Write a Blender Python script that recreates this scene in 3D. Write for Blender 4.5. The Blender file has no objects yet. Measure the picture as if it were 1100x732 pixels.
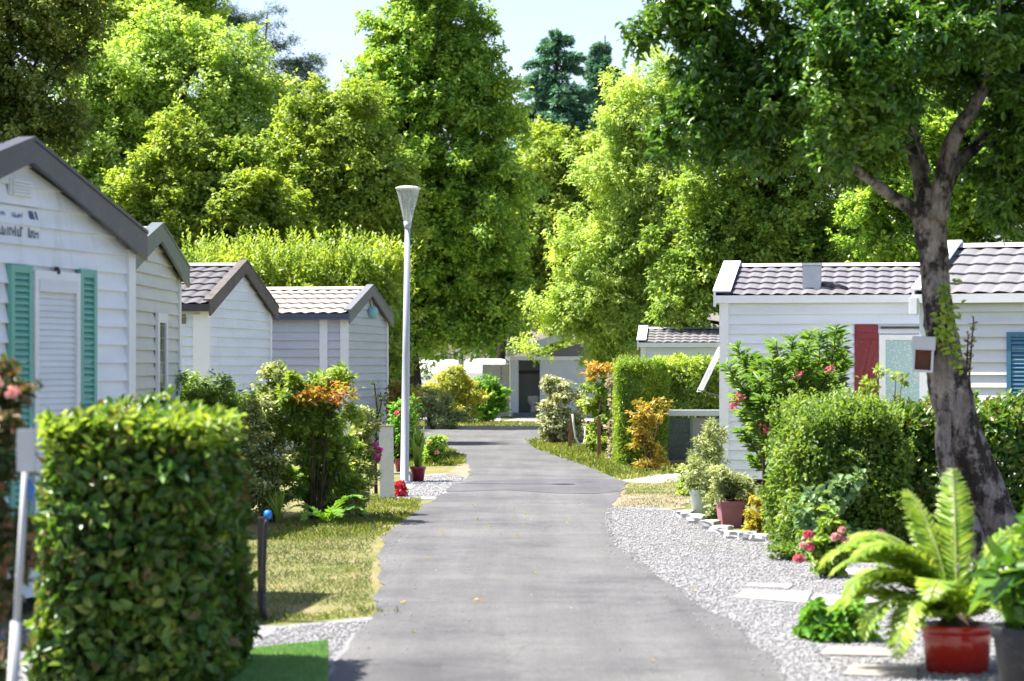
import bpy, bmesh, math, random
import numpy as np
from mathutils import Vector, Matrix, noise

R = math.radians
sc = bpy.context.scene
COL = sc.collection
random.seed(7)

# ------------------------------------------------------------------ camera
F, HY, CX = 2600.0, 390.0, 550.0      # focal length, horizon row and centre column in photo pixels (1100 wide)
H = 2.0                               # camera height
S = H / 1.7
cam_d = bpy.data.cameras.new('camera')
cam_d.sensor_width = 36.0
cam_d.lens = F / 1100 * 36
cam_d.shift_y = (HY - 366) / 1100
cam_d.clip_end = 3000
cam_d.dof.use_dof = True
cam_d.dof.focus_distance = 40.0
cam_d.dof.aperture_fstop = 2.5
cam = bpy.data.objects.new('camera', cam_d)
COL.objects.link(cam)
cam.location = (0, 0, H)
cam.rotation_euler = (R(90), 0, 0)
sc.camera = cam

# ------------------------------------------------------------------ world + sun
SUN_EL, SUN_AZ = 62.0, 9.5           # elevation; degrees behind the pure left direction
sd = Vector((-math.cos(R(SUN_AZ)) * math.cos(R(SUN_EL)), math.sin(R(SUN_AZ)) * math.cos(R(SUN_EL)), math.sin(R(SUN_EL))))
w = bpy.data.worlds.new("World")
sc.world = w
w.use_nodes = True
nt = w.node_tree
sky = nt.nodes.new('ShaderNodeTexSky')
sky.sky_type = 'NISHITA'
sky.sun_disc = False
sky.sun_elevation = R(SUN_EL)
sky.sun_rotation = math.atan2(sd.x, sd.y)
sky.air_density = 1.0
sky.dust_density = 1.6
sky.ozone_density = 1.2
bg = nt.nodes['Background']
bg.inputs['Strength'].default_value = 0.084
tnt = nt.nodes.new('ShaderNodeMix')
tnt.data_type = 'RGBA'
tnt.blend_type = 'MULTIPLY'
tnt.inputs[0].default_value = 1.0
tnt.inputs[7].default_value = (1.03, 0.955, 1.03, 1)
nt.links.new(sky.outputs[0], tnt.inputs[6])
nt.links.new(tnt.outputs[2], bg.inputs['Color'])
sl = bpy.data.lights.new('sun', 'SUN')
sl.energy = 5.0
sl.angle = R(0.5)
sl.color = (1.0, 0.955, 0.88)
so = bpy.data.objects.new('sun', sl)
COL.objects.link(so)
so.rotation_euler = sd.to_track_quat('Z', 'Y').to_euler()
so.location = (-20, 10, 40)
sc.view_settings.view_transform = 'Standard'
sc.view_settings.look = 'None'
sc.view_settings.gamma = 1.0
sc.view_settings.use_curve_mapping = False
sc.view_settings.exposure = 1.7
sc.cycles.use_denoising = True
sc.cycles.max_bounces = 8
sc.cycles.diffuse_bounces = 4
sc.cycles.transmission_bounces = 6
sc.cycles.transparent_max_bounces = 8
sc.cycles.caustics_reflective = False
sc.cycles.caustics_refractive = False

# ------------------------------------------------------------------ pixel to place
def d(y):                    # depths measured for a 1.7 m camera height
    return y * S
def X(px, Y): return (px - CX) / F * Y
def Z(py, Y): return H - (py - HY) / F * Y
def D(py): return F * H / (py - HY)          # depth of a ground point seen at this row
def G(px, py):
    Y = D(py)
    return (X(px, Y), Y)
def P(px, py, Y): return Vector((X(px, Y), Y, Z(py, Y)))
def onwall(A, B, px, py):    # hit of the ray through a pixel with the vertical plane through A, B -> (s, z)
    k = (px - CX) / F
    dx, dy = B[0] - A[0], B[1] - A[1]
    L = math.hypot(dx, dy)
    dx, dy = dx / L, dy / L
    s = (k * A[1] - A[0]) / (dx - k * dy)
    Y = A[1] + s * dy
    return s, Z(py, Y)

# ------------------------------------------------------------------ materials
MATS = {}
def new_mat(name):
    m = bpy.data.materials.new(name)
    m.use_nodes = True
    nt = m.node_tree
    return m, nt, nt.nodes['Principled BSDF']
def N(nt, t, **kw):
    n = nt.nodes.new(t)
    for k, v in kw.items():
        setattr(n, k, v)
    return n
def ramp(nt, stops):
    n = nt.nodes.new('ShaderNodeValToRGB')
    e = n.color_ramp.elements
    while len(e) < len(stops): e.new(0.5)
    for i, (p, c) in enumerate(stops):
        e[i].position = p
        e[i].color = (*c, 1) if len(c) == 3 else c
    return n
def coords(nt, scale=(1, 1, 1), out='Object'):
    tc = N(nt, 'ShaderNodeTexCoord')
    mp = N(nt, 'ShaderNodeMapping')
    mp.inputs['Scale'].default_value = scale
    nt.links.new(tc.outputs[out], mp.inputs[0])
    return mp.outputs[0]
def noise_tex(nt, vec, scale, detail=4, rough=0.6):
    n = N(nt, 'ShaderNodeTexNoise')
    n.inputs['Scale'].default_value = scale
    n.inputs['Detail'].default_value = detail
    n.inputs['Roughness'].default_value = rough
    nt.links.new(vec, n.inputs['Vector'])
    return n
def mix_col(nt, fac, a, b, mode='MIX'):
    m = N(nt, 'ShaderNodeMix', data_type='RGBA', blend_type=mode)
    for sock, v in ((m.inputs[0], fac), (m.inputs[6], a), (m.inputs[7], b)):
        if hasattr(v, 'links'): nt.links.new(v, sock)
        else: sock.default_value = v if not isinstance(v, tuple) else (*v, 1)[:4]
    return m.outputs[2]
def bump(nt, b, height, strength=0.4, dist=0.01):
    n = N(nt, 'ShaderNodeBump')
    n.inputs['Strength'].default_value = strength
    n.inputs['Distance'].default_value = dist
    nt.links.new(height, n.inputs['Height'])
    nt.links.new(n.outputs[0], b.inputs['Normal'])

def paint(name, col, rough=0.5, var=0.12, dirt=(0.30, 0.27, 0.20), dirt_amt=0.25, metal=0.0, scale=(1, 1, 1), spec=0.4, nscale=3.0):
    """weathered painted / plastic / metal surface with blotches and streaks"""
    if name in MATS: return MATS[name]
    m, nt, b = new_mat(name)
    v = coords(nt, scale)
    n1 = noise_tex(nt, v, nscale, 5, 0.65)
    n2 = noise_tex(nt, v, nscale * 9, 3, 0.6)
    r1 = ramp(nt, [(0.35, tuple(c * (1 - var) for c in col)), (0.7, tuple(min(1, c * (1 + var * 0.4)) for c in col))])
    nt.links.new(n1.outputs[0], r1.inputs[0])
    r2 = ramp(nt, [(0.55, (0, 0, 0)), (0.8, (dirt_amt,) * 3)])
    nt.links.new(n2.outputs[0], r2.inputs[0])
    c = mix_col(nt, r2.outputs[0], r1.outputs[0], dirt)
    nt.links.new(c, b.inputs['Base Color'])
    b.inputs['Roughness'].default_value = rough
    b.inputs['Metallic'].default_value = metal
    b.inputs['Specular IOR Level'].default_value = spec
    bump(nt, b, n2.outputs[0], 0.15, 0.004)
    MATS[name] = m
    return m

def siding_mat(name, col, dirt=(0.28, 0.24, 0.16), amt=0.3):
    if name in MATS: return MATS[name]
    m, nt, b = new_mat(name)
    v = coords(nt, (2.2, 2.2, 0.35))
    n1 = noise_tex(nt, v, 2.0, 6, 0.7)
    v2 = coords(nt, (1, 1, 8))
    n2 = noise_tex(nt, v2, 0.7, 4, 0.6)
    v3 = coords(nt, (30, 30, 1.2))
    n3 = noise_tex(nt, v3, 1.0, 4, 0.7)
    r1 = ramp(nt, [(0.3, tuple(c * 0.86 for c in col)), (0.65, col)])
    nt.links.new(n2.outputs[0], r1.inputs[0])
    r2 = ramp(nt, [(0.52, (0, 0, 0)), (0.85, (amt,) * 3)])
    nt.links.new(n1.outputs[0], r2.inputs[0])
    c = mix_col(nt, r2.outputs[0], r1.outputs[0], dirt)
    r3 = ramp(nt, [(0.6, (0, 0, 0)), (0.85, (amt * 0.6,) * 3)])
    nt.links.new(n3.outputs[0], r3.inputs[0])
    c = mix_col(nt, r3.outputs[0], c, dirt)
    nt.links.new(c, b.inputs['Base Color'])
    b.inputs['Roughness'].default_value = 0.42
    b.inputs['Specular IOR Level'].default_value = 0.4
    bump(nt, b, n3.outputs[0], 0.06, 0.003)
    MATS[name] = m
    return m

def leaf_mat(name, cols, trans=0.4, rough=0.45, spec=0.35, tint=(1.28, 1.20, 0.6), patch=0.35, pscale=0.9, gain=1.3, bal=(1.01, 0.985, 1.12)):
    """leaves: colour differs leaf by leaf and, softly, branch by branch; part of the light passes through"""
    if name in MATS: return MATS[name]
    m, nt, b = new_mat(name)
    geo = N(nt, 'ShaderNodeNewGeometry')
    r = ramp(nt, [(i / max(1, len(cols) - 1), tuple(min(0.9, q * gain * k_) for q, k_ in zip(c, bal))) for i, c in enumerate(cols)])
    nt.links.new(geo.outputs['Random Per Island'], r.inputs[0])
    v = coords(nt)
    n = noise_tex(nt, v, pscale, 3, 0.6)
    hsv = N(nt, 'ShaderNodeHueSaturation')
    mr = N(nt, 'ShaderNodeMapRange')
    mr.inputs['From Min'].default_value = 0.3
    mr.inputs['From Max'].default_value = 0.7
    mr.inputs['To Min'].default_value = 1 - patch
    mr.inputs['To Max'].default_value = 1 + patch
    nt.links.new(n.outputs[0], mr.inputs[0])
    nt.links.new(mr.outputs[0], hsv.inputs['Value'])
    mh = N(nt, 'ShaderNodeMapRange')
    mh.inputs['From Min'].default_value = 0.3
    mh.inputs['From Max'].default_value = 0.7
    mh.inputs['To Min'].default_value = 0.52
    mh.inputs['To Max'].default_value = 0.48
    nt.links.new(n.outputs[0], mh.inputs[0])
    nt.links.new(mh.outputs[0], hsv.inputs['Hue'])
    nt.links.new(r.outputs[0], hsv.inputs['Color'])
    nt.links.new(hsv.outputs[0], b.inputs['Base Color'])
    b.inputs['Roughness'].default_value = rough
    b.inputs['Specular IOR Level'].default_value = spec
    tr = N(nt, 'ShaderNodeBsdfTranslucent')
    tc = mix_col(nt, 1.0, hsv.outputs[0], tint, 'MULTIPLY')
    nt.links.new(tc, tr.inputs['Color'])
    mx = N(nt, 'ShaderNodeMixShader')
    mx.inputs[0].default_value = trans
    nt.links.new(b.outputs[0], mx.inputs[1])
    nt.links.new(tr.outputs[0], mx.inputs[2])
    nt.links.new(mx.outputs[0], nt.nodes['Material Output'].inputs['Surface'])
    MATS[name] = m
    return m

def bark_mat(name, c0, c1, scale=6.0, stretch=0.35, patch=None):
    if name in MATS: return MATS[name]
    m, nt, b = new_mat(name)
    v = coords(nt, (1, 1, stretch))
    n = noise_tex(nt, v, scale, 8, 0.7)
    r = ramp(nt, [(0.35, c0), (0.65, c1)])
    nt.links.new(n.outputs[0], r.inputs[0])
    c = r.outputs[0]
    if patch:
        n2 = noise_tex(nt, coords(nt, (1, 1, 0.7)), 4.0, 8, 0.75)
        r2 = ramp(nt, [(0.47, (0, 0, 0)), (0.56, (0.95, 0.95, 0.95))])
        nt.links.new(n2.outputs[0], r2.inputs[0])
        c = mix_col(nt, r2.outputs[0], c, patch)
        n3 = noise_tex(nt, coords(nt, (1, 1, 0.25)), 16, 8, 0.8)
        r3 = ramp(nt, [(0.3, (0.45,) * 3), (0.7, (1.5,) * 3)])
        nt.links.new(n3.outputs[0], r3.inputs[0])
        c = mix_col(nt, 1.0, c, r3.outputs[0], 'MULTIPLY')
    nt.links.new(c, b.inputs['Base Color'])
    b.inputs['Roughness'].default_value = 0.9
    b.inputs['Specular IOR Level'].default_value = 0.15
    nb = noise_tex(nt, v, scale * 3, 8, 0.75)
    bump(nt, b, nb.outputs[0], 1.0, 0.05)
    MATS[name] = m
    return m

def ground_mat(name, cols, scale=1.5, fine=60.0, rough=0.95, bstr=0.5, bdist=0.01, fine_amt=0.35, speck=None):
    m, nt, b = new_mat(name)
    v = coords(nt)
    n = noise_tex(nt, v, scale, 6, 0.65)
    k = len(cols)
    r = ramp(nt, [(0.32 + 0.36 * i / max(1, k - 1), c) for i, c in enumerate(cols)])
    nt.links.new(n.outputs[0], r.inputs[0])
    f = noise_tex(nt, v, fine, 4, 0.7)
    fr = ramp(nt, [(0.3, (1 - fine_amt,) * 3), (0.7, (1 + fine_amt,) * 3)])
    nt.links.new(f.outputs[0], fr.inputs[0])
    c = mix_col(nt, 1.0, r.outputs[0], fr.outputs[0], 'MULTIPLY')
    nt.links.new(c, b.inputs['Base Color'])
    b.inputs['Roughness'].default_value = rough
    b.inputs['Specular IOR Level'].default_value = 0.2
    bump(nt, b, f.outputs[0], bstr, bdist)
    return m

# ------------------------------------------------------------------ object helpers
def thing(name, label, cat, loc=(0, 0, 0), rz=0.0, group=None):
    o = bpy.data.objects.new(name, None)
    o.empty_display_size = 0.2
    COL.objects.link(o)
    o.location = loc
    o.rotation_euler = (0, 0, rz)
    return tag(o, label, cat, group)
def tag(o, label, cat, group=None):
    o['label'] = label
    o['category'] = cat
    if group: o['group'] = group
    return o
def link(name, me, mat, parent=None, loc=None):
    o = bpy.data.objects.new(name, me)
    COL.objects.link(o)
    if mat: me.materials.append(mat)
    if parent: o.parent = parent
    if loc is not None: o.location = loc
    return o

class MB:
    """collects shapes, then links them as ONE mesh object"""
    def __init__(self): self.v, self.f, self.sm = [], [], []
    def add(self, verts, faces, smooth=False):
        n = len(self.v)
        self.v += [tuple(p) for p in verts]
        self.f += [tuple(i + n for i in f) for f in faces]
        self.sm += [smooth] * len(faces)
        return self
    def box(self, x0, x1, y0, y1, z0, z1):
        if x0 > x1: x0, x1 = x1, x0
        if y0 > y1: y0, y1 = y1, y0
        v = [(x0, y0, z0), (x1, y0, z0), (x1, y1, z0), (x0, y1, z0), (x0, y0, z1), (x1, y0, z1), (x1, y1, z1), (x0, y1, z1)]
        return self.add(v, [(0, 3, 2, 1), (4, 5, 6, 7), (0, 1, 5, 4), (1, 2, 6, 5), (2, 3, 7, 6), (3, 0, 4, 7)])
    def bbox(self, x0, x1, y0, y1, z0, z1, bv=0.01):
        """box with chamfered edges"""
        bm = bmesh.new()
        bmesh.ops.create_cube(bm, size=1)
        for q in bm.verts:
            q.co = ((x0 + x1) / 2 + q.co.x * abs(x1 - x0), (y0 + y1) / 2 + q.co.y * abs(y1 - y0), (z0 + z1) / 2 + q.co.z * abs(z1 - z0))
        bmesh.ops.bevel(bm, geom=bm.edges[:], offset=bv, segments=2, affect='EDGES')
        bm.verts.index_update()
        self.add([q.co[:] for q in bm.verts], [[q.index for q in f.verts] for f in bm.faces])
        bm.free()
        return self
    def prism(self, poly, axis, a, b):
        """polygon of (u, v) pairs extruded along an axis from a to b"""
        def pt(u, v, t):
            return (t, u, v) if axis == 'x' else (u, t, v) if axis == 'y' else (u, v, t)
        n = len(poly)
        v = [pt(u, q, a) for u, q in poly] + [pt(u, q, b) for u, q in poly]
        f = [tuple(range(n))[::-1], tuple(range(n, 2 * n))] + [(i, (i + 1) % n, n + (i + 1) % n, n + i) for i in range(n)]
        return self.add(v, f)
    def tube(self, path, radii, seg=8, cap=True, wob=0.0):
        path = [Vector(p) for p in path]
        if not hasattr(radii, '__len__'): radii = [radii] * len(path)
        up = Vector((0.13, 0.97, 0.2)).normalized()
        v = []
        for i, p in enumerate(path):
            t = (path[min(i + 1, len(path) - 1)] - path[max(i - 1, 0)]).normalized()
            a = t.cross(up)
            if a.length < 1e-4: a = t.cross(Vector((1, 0, 0)))
            a.normalize()
            c = a.cross(t).normalized()
            for k in range(seg):
                an = 2 * math.pi * k / seg
                q = p + (a * math.cos(an) + c * math.sin(an)) * radii[i]
                if wob:
                    q += (a * math.cos(an) + c * math.sin(an)) * radii[i] * wob * noise.noise(q * (1.1 / max(radii[i], 0.02)) )
                v.append(q)
        n = len(path)
        f = [(i * seg + k, i * seg + (k + 1) % seg, (i + 1) * seg + (k + 1) % seg, (i + 1) * seg + k) for i in range(n - 1) for k in range(seg)]
        if cap: f += [tuple(range(seg))[::-1], tuple((n - 1) * seg + k for k in range(seg))]
        return self.add(v, f, True)
    def lathe(self, prof, c=(0, 0, 0), seg=20, sq=0.0):
        v, f = [], []
        for r, z in prof:
            for k in range(seg):
                a = 2 * math.pi * k / seg
                v.append((c[0] + r * math.cos(a), c[1] + r * math.sin(a), c[2] + z))
        for i in range(len(prof) - 1):
            for k in range(seg):
                f.append((i * seg + k, i * seg + (k + 1) % seg, (i + 1) * seg + (k + 1) % seg, (i + 1) * seg + k))
        return self.add(v, f, True)
    def build(self, name, mat, parent=None, loc=None, off=None):
        me = bpy.data.meshes.new(name)
        vs = self.v
        if off is not None:
            vs = [(a - off[0], b - off[1], c - off[2]) for a, b, c in vs]
        me.from_pydata(vs, [], self.f)
        me.polygons.foreach_set('use_smooth', self.sm)
        me.validate()
        me.update()
        return link(name, me, mat, parent, loc)

def unit(a):
    return a / np.maximum(np.linalg.norm(a, axis=1, keepdims=True), 1e-9)
def rnd_dir(rng, n):
    return unit(rng.normal(size=(n, 3)))

def leaf_mesh(name, Pt, Nn, Dd, L, aspect, mat, parent=None, off=(0, 0, 0), rich=False, fold=0.25, rng=None):
    """one mesh of n leaves: Pt base, Nn normal, Dd direction, L length"""
    n = len(Pt)
    Nn = unit(Nn)
    Dd = Dd - Nn * np.sum(Dd * Nn, axis=1, keepdims=True)
    Dd = unit(Dd)
    Sd = np.cross(Nn, Dd)
    L = np.broadcast_to(np.asarray(L, float), (n,))[:, None]
    W = L * aspect * 0.5
    Pt = Pt - np.asarray(off)
    up = Nn * W * fold * 2
    if rich:
        base = Pt
        tip = Pt + Dd * L - Nn * L * 0.12
        r1 = Pt + Dd * L * 0.3 + Sd * W + up
        r2 = Pt + Dd * L * 0.68 + Sd * W * 0.8 + up * 0.8
        l1 = Pt + Dd * L * 0.3 - Sd * W + up
        l2 = Pt + Dd * L * 0.68 - Sd * W * 0.8 + up * 0.8
        V = np.stack([base, r1, r2, tip, l2, l1], 1).reshape(-1, 3)
        q = np.array([[0, 1, 2, 3], [0, 3, 4, 5]])
        k = 6
    else:
        V = np.stack([Pt, Pt + Dd * L * 0.45 + Sd * W + up, Pt + Dd * L, Pt + Dd * L * 0.45 - Sd * W + up], 1).reshape(-1, 3)
        q = np.array([[0, 1, 2, 3]])
        k = 4
    Fc = (np.arange(n)[:, None, None] * k + q[None]).reshape(-1, 4)
    me = bpy.data.meshes.new(name)
    me.vertices.add(len(V))
    me.vertices.foreach_set('co', V.astype(np.float32).ravel())
    me.loops.add(Fc.size)
    me.loops.foreach_set('vertex_index', Fc.astype(np.int32).ravel())
    me.polygons.add(len(Fc))
    me.polygons.foreach_set('loop_start', (np.arange(len(Fc)) * 4).astype(np.int32))
    me.polygons.foreach_set('loop_total', np.full(len(Fc), 4, np.int32))
    me.update(calc_edges=True)
    return link(name, me, mat, parent)

def ell(px, py, rx, rz, Y, ry=None, dy=0.0):
    """ellipsoid named by where it shows in the photo, with its own depth"""
    k = (Y + dy) / F
    return (np.array(P(px, py, Y + dy)), np.array([rx * k, (ry if ry else (rx + rz) / 2 * 0.8) * k, rz * k]))

def crown_points(ells, n, rc, rng, clumps, shell=0.4, flat=0.75, zmin=0.03, hang=0.0, upb=0.6, outb=0.4, spray=0.5):
    """leaf bases, normals, directions of a crown: boughs spread through ellipsoids, each bough a few tufts,
    part of the leaves along short twigs that stick out of the tufts"""
    ar = np.array([(e[1][0] * e[1][1] * e[1][2]) ** (2 / 3) for e in ells])
    which = rng.choice(len(ells), size=clumps, p=ar / ar.sum())
    dirs = rnd_dir(rng, clumps)
    c = np.array([e[0] for e in ells])[which]
    r = np.array([e[1] for e in ells])[which]
    rad = rng.random(clumps) ** shell * rng.uniform(0.85, 1.1, clumps)
    C = c + r * dirs * rad[:, None]
    O = unit(dirs / r)
    cr = rc * rng.uniform(0.5, 1.4, clumps)
    tufts = 5
    T = (C[:, None] + rnd_dir(rng, clumps * tufts).reshape(clumps, tufts, 3) * (cr[:, None] * rng.uniform(0.35, 1.05, (clumps, tufts)))[..., None] * np.array([1, 1, flat])).reshape(-1, 3)
    TO = unit(np.repeat(O, tufts, 0) + rnd_dir(rng, clumps * tufts) * 0.8 + np.array([0, 0, 0.35 - hang]))
    tr = np.repeat(cr, tufts) * rng.uniform(0.35, 0.7, clumps * tufts)
    wgt = tr ** 2
    idx = rng.choice(len(T), size=n, p=wgt / wgt.sum())
    u = rnd_dir(rng, n)
    rr = tr[idx][:, None] * (rng.random(n) ** 0.5)[:, None]
    Pt = T[idx] + u * rr * np.array([1, 1, flat])
    tw = rng.random(n) < spray                       # leaves on twigs
    nt_w = 4
    tdir = unit(TO[:, None] * 0.9 + rnd_dir(rng, len(T) * nt_w).reshape(len(T), nt_w, 3) * 0.8)
    kk = rng.integers(0, nt_w, n)
    along = rng.random(n)[:, None] ** 0.8 * tr[idx][:, None] * 1.5
    Pt2 = T[idx] + tdir[idx, kk] * along + rng.normal(size=(n, 3)) * (tr[idx] * 0.08)[:, None]
    Pt = np.where(tw[:, None], Pt2, Pt)
    Nn = TO[idx] * outb + u * 0.35 + np.array([0, 0, upb]) + rng.normal(size=(n, 3)) * 0.42
    Dd = np.where(tw[:, None], tdir[idx, kk] * 0.7, u * 0.7) + rng.normal(size=(n, 3)) * 0.6 + np.array([0, 0, -hang])
    keep = Pt[:, 2] > zmin
    return Pt[keep], Nn[keep], Dd[keep], C

def limbs(mb, base, top, C, rng, k, r0, r1, bend=0.15):
    """tapered trunk from base to top and k limbs that run to leaf clumps"""
    base, top = Vector(base), Vector(top)
    hgt = (top - base).length
    off = [Vector((rng.normal() * bend * 0.1 * hgt, rng.normal() * bend * 0.1 * hgt, 0)) for _ in range(5)]
    path = [base, base.lerp(top, 0.04)] + [base.lerp(top, (i + 1) / 5) + off[i] for i in range(4)] + [top]
    rad = [r0 * 1.35, r0 * 1.05, r0 * 0.92, r0 * 0.8, r0 * 0.62, r0 * 0.42, r1]
    mb.tube(path, rad, 10, wob=0.18)
    if not len(C): return
    pick = rng.choice(len(C), size=min(k, len(C)), replace=False)
    for i in pick:
        e = Vector(C[i])
        t = min(0.95, max(0.25, ((e.z - base.z) / max(hgt, 0.1)) * 0.75))
        s = base.lerp(top, t)
        m = s.lerp(e, 0.5) + Vector((0, 0, 0.06 * (e - s).length))
        rr = r0 * 0.42 * (1 - 0.6 * t)
        mb.tube([s, m, e], [rr, rr * 0.6, rr * 0.15], 6)

SEED = [100]
def tree(name, label, ells, Y, base_px, n, leaf_px, mat, bark, clump_px=22, clumps=120, trunk_px=10, k=14, top=None, aspect=0.62,
         hang=0.1, shell=0.4, flat=0.75, group=None, cat='tree', rich=False, base_y=None, outb=0.4, upb=0.65):
    SEED[0] += 1
    rng = np.random.default_rng(SEED[0])
    kk = Y / F
    bx = X(base_px, Y)
    root = thing(name, label, cat, (bx, Y, 0), 0, group)
    Pt, Nn, Dd, C = crown_points(ells, n, clump_px * kk, rng, clumps, shell, flat, 0.05, hang, upb, outb)
    L = leaf_px * kk * rng.uniform(0.6, 1.4, len(Pt))
    leaf_mesh('crown', Pt, Nn, Dd, L, aspect, mat, root, (bx, Y, 0), rich)
    zt = max(e[0][2] + e[1][2] * 0.5 for e in ells)
    tx = np.mean([e[0][0] for e in ells])
    tp = Vector((tx, Y, zt)) if top is None else Vector(P(top[0], top[1], Y))
    mb = MB()
    limbs(mb, (bx, Y, -0.02), tp, C, rng, k, trunk_px * kk, 0.03)
    mb.build('trunk', bark, root, off=(bx, Y, 0))
    return root

def shrub(name, label, ells, Y, n, leaf_px, mat, cat='shrub', clump_px=9, clumps=40, aspect=0.5, hang=0.0, shell=0.45, stems=7,
          stem_mat=None, group=None, flat=0.85, rich=False, flowers=None, base_px=None, stem_px=1.2, upb=0.55, zmin=0.02, skirt=True):
    """bush: stems that rise from its foot, leaf clumps, sometimes flowers"""
    SEED[0] += 1
    rng = np.random.default_rng(SEED[0])
    kk = Y / F
    bx = float(np.mean([e[0][0] for e in ells])) if base_px is None else X(base_px, Y)
    root = thing(name, label, cat, (bx, Y, 0), 0, group)
    if skirt:
        x0_ = min(e[0][0] - e[1][0] for e in ells)
        x1_ = max(e[0][0] + e[1][0] for e in ells)
        zt_ = max(e[0][2] + e[1][2] for e in ells)
        ells = ells + [(np.array(((x0_ + x1_) / 2, Y, zt_ * 0.2)), np.array(((x1_ - x0_) * 0.42, (x1_ - x0_) * 0.36, zt_ * 0.26)))]
    Pt, Nn, Dd, C = crown_points(ells, n, clump_px * kk, rng, clumps, shell, flat, zmin, hang, upb)
    L = leaf_px * kk * rng.uniform(0.6, 1.4, len(Pt))
    leaf_mesh('foliage', Pt, Nn, Dd, L, aspect, mat, root, (bx, Y, 0), rich)
    if stems:
        mb = MB()
        for i in rng.choice(len(C), size=min(stems, len(C)), replace=False):
            e = Vector(C[i])
            s = Vector((bx + rng.normal() * 4 * kk, Y + rng.normal() * 4 * kk, -0.02))
            m = s.lerp(e, 0.5) + Vector((0, 0, 0.1 * (e - s).length))
            mb.tube([s, m, e], [stem_px * kk, stem_px * kk * 0.8, stem_px * kk * 0.3], 6)
        mb.build('stem', stem_mat or BARK_BROWN, root, off=(bx, Y, 0))
    if flowers:
        fm, spots, fpx, petals = flowers     # spots: (px, py) of each cluster
        for (px, py) in spots:
            c = np.array(P(px, py, Y)) + np.array([0, -rng.uniform(0.1, 0.3), 0])
            u = rnd_dir(rng, petals)
            leaf_mesh('flower', c + u * fpx * kk * 0.35, u + rng.normal(size=u.shape) * 0.3, rng.normal(size=u.shape) + np.array([0, 0, 0.3]), fpx * kk * rng.uniform(0.5, 0.9, petals), 0.9, fm, root, (bx, Y, 0), True)
    return root

def hedge_points(x0, x1, y0, y1, z1, n, rng, depth=0.3, rr=0.2, und=0.08, z0=0.02):
    """points near the skin of a clipped box: front, back, sides and top, thinning inwards"""
    fx, fy, fz = x1 - x0, y1 - y0, z1 - z0
    areas = np.array([fx * fz, fx * fz, fy * fz, fy * fz, fx * fy * 1.3])
    w = rng.choice(5, size=n, p=areas / areas.sum())
    a, b = rng.random(n), rng.random(n)
    Pt, O = np.zeros((n, 3)), np.zeros((n, 3))
    dep = rng.exponential(depth * 0.45, n).clip(0, depth * 1.6)
    for i, (o, fn) in enumerate([((0, -1, 0), lambda a, b: (x0 + a * fx, y0 + 0 * a, z0 + b * fz)), ((0, 1, 0), lambda a, b: (x0 + a * fx, y1 + 0 * a, z0 + b * fz)),
                                 ((-1, 0, 0), lambda a, b: (x0 + 0 * a, y0 + a * fy, z0 + b * fz)), ((1, 0, 0), lambda a, b: (x1 + 0 * a, y0 + a * fy, z0 + b * fz)),
                                 ((0, 0, 1), lambda a, b: (x0 + a * fx, y0 + b * fy, z1 + 0 * a))]):
        s = w == i
        Pt[s] = np.stack(fn(a[s], b[s]), 1)
        O[s] = o
    # round the edges
    c = np.stack([Pt[:, 0].clip(x0 + rr, x1 - rr), Pt[:, 1].clip(y0 + rr, y1 - rr), np.minimum(Pt[:, 2], z1 - rr)], 1)
    v = Pt - c
    ln = np.linalg.norm(v, axis=1, keepdims=True)
    O = np.where(ln > 1e-6, v / np.maximum(ln, 1e-6), O)
    Pt = c + O * np.minimum(ln, rr)
    w2 = np.sin(Pt[:, 0] * 5.1 + Pt[:, 2] * 3.3) * np.sin(Pt[:, 1] * 4.3 + Pt[:, 2] * 4.9 + 1.0) * und
    w2 += np.sin(Pt[:, 0] * 13.1 + 2 * Pt[:, 2] * 6.3) * np.sin(Pt[:, 1] * 11.3 + Pt[:, 2] * 12.9 + 1.0) * und * 0.5
    Pt = Pt + O * (w2 - dep)[:, None]
    Pt[:, 2] = np.maximum(Pt[:, 2], 0.02)
    return Pt, O

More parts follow.
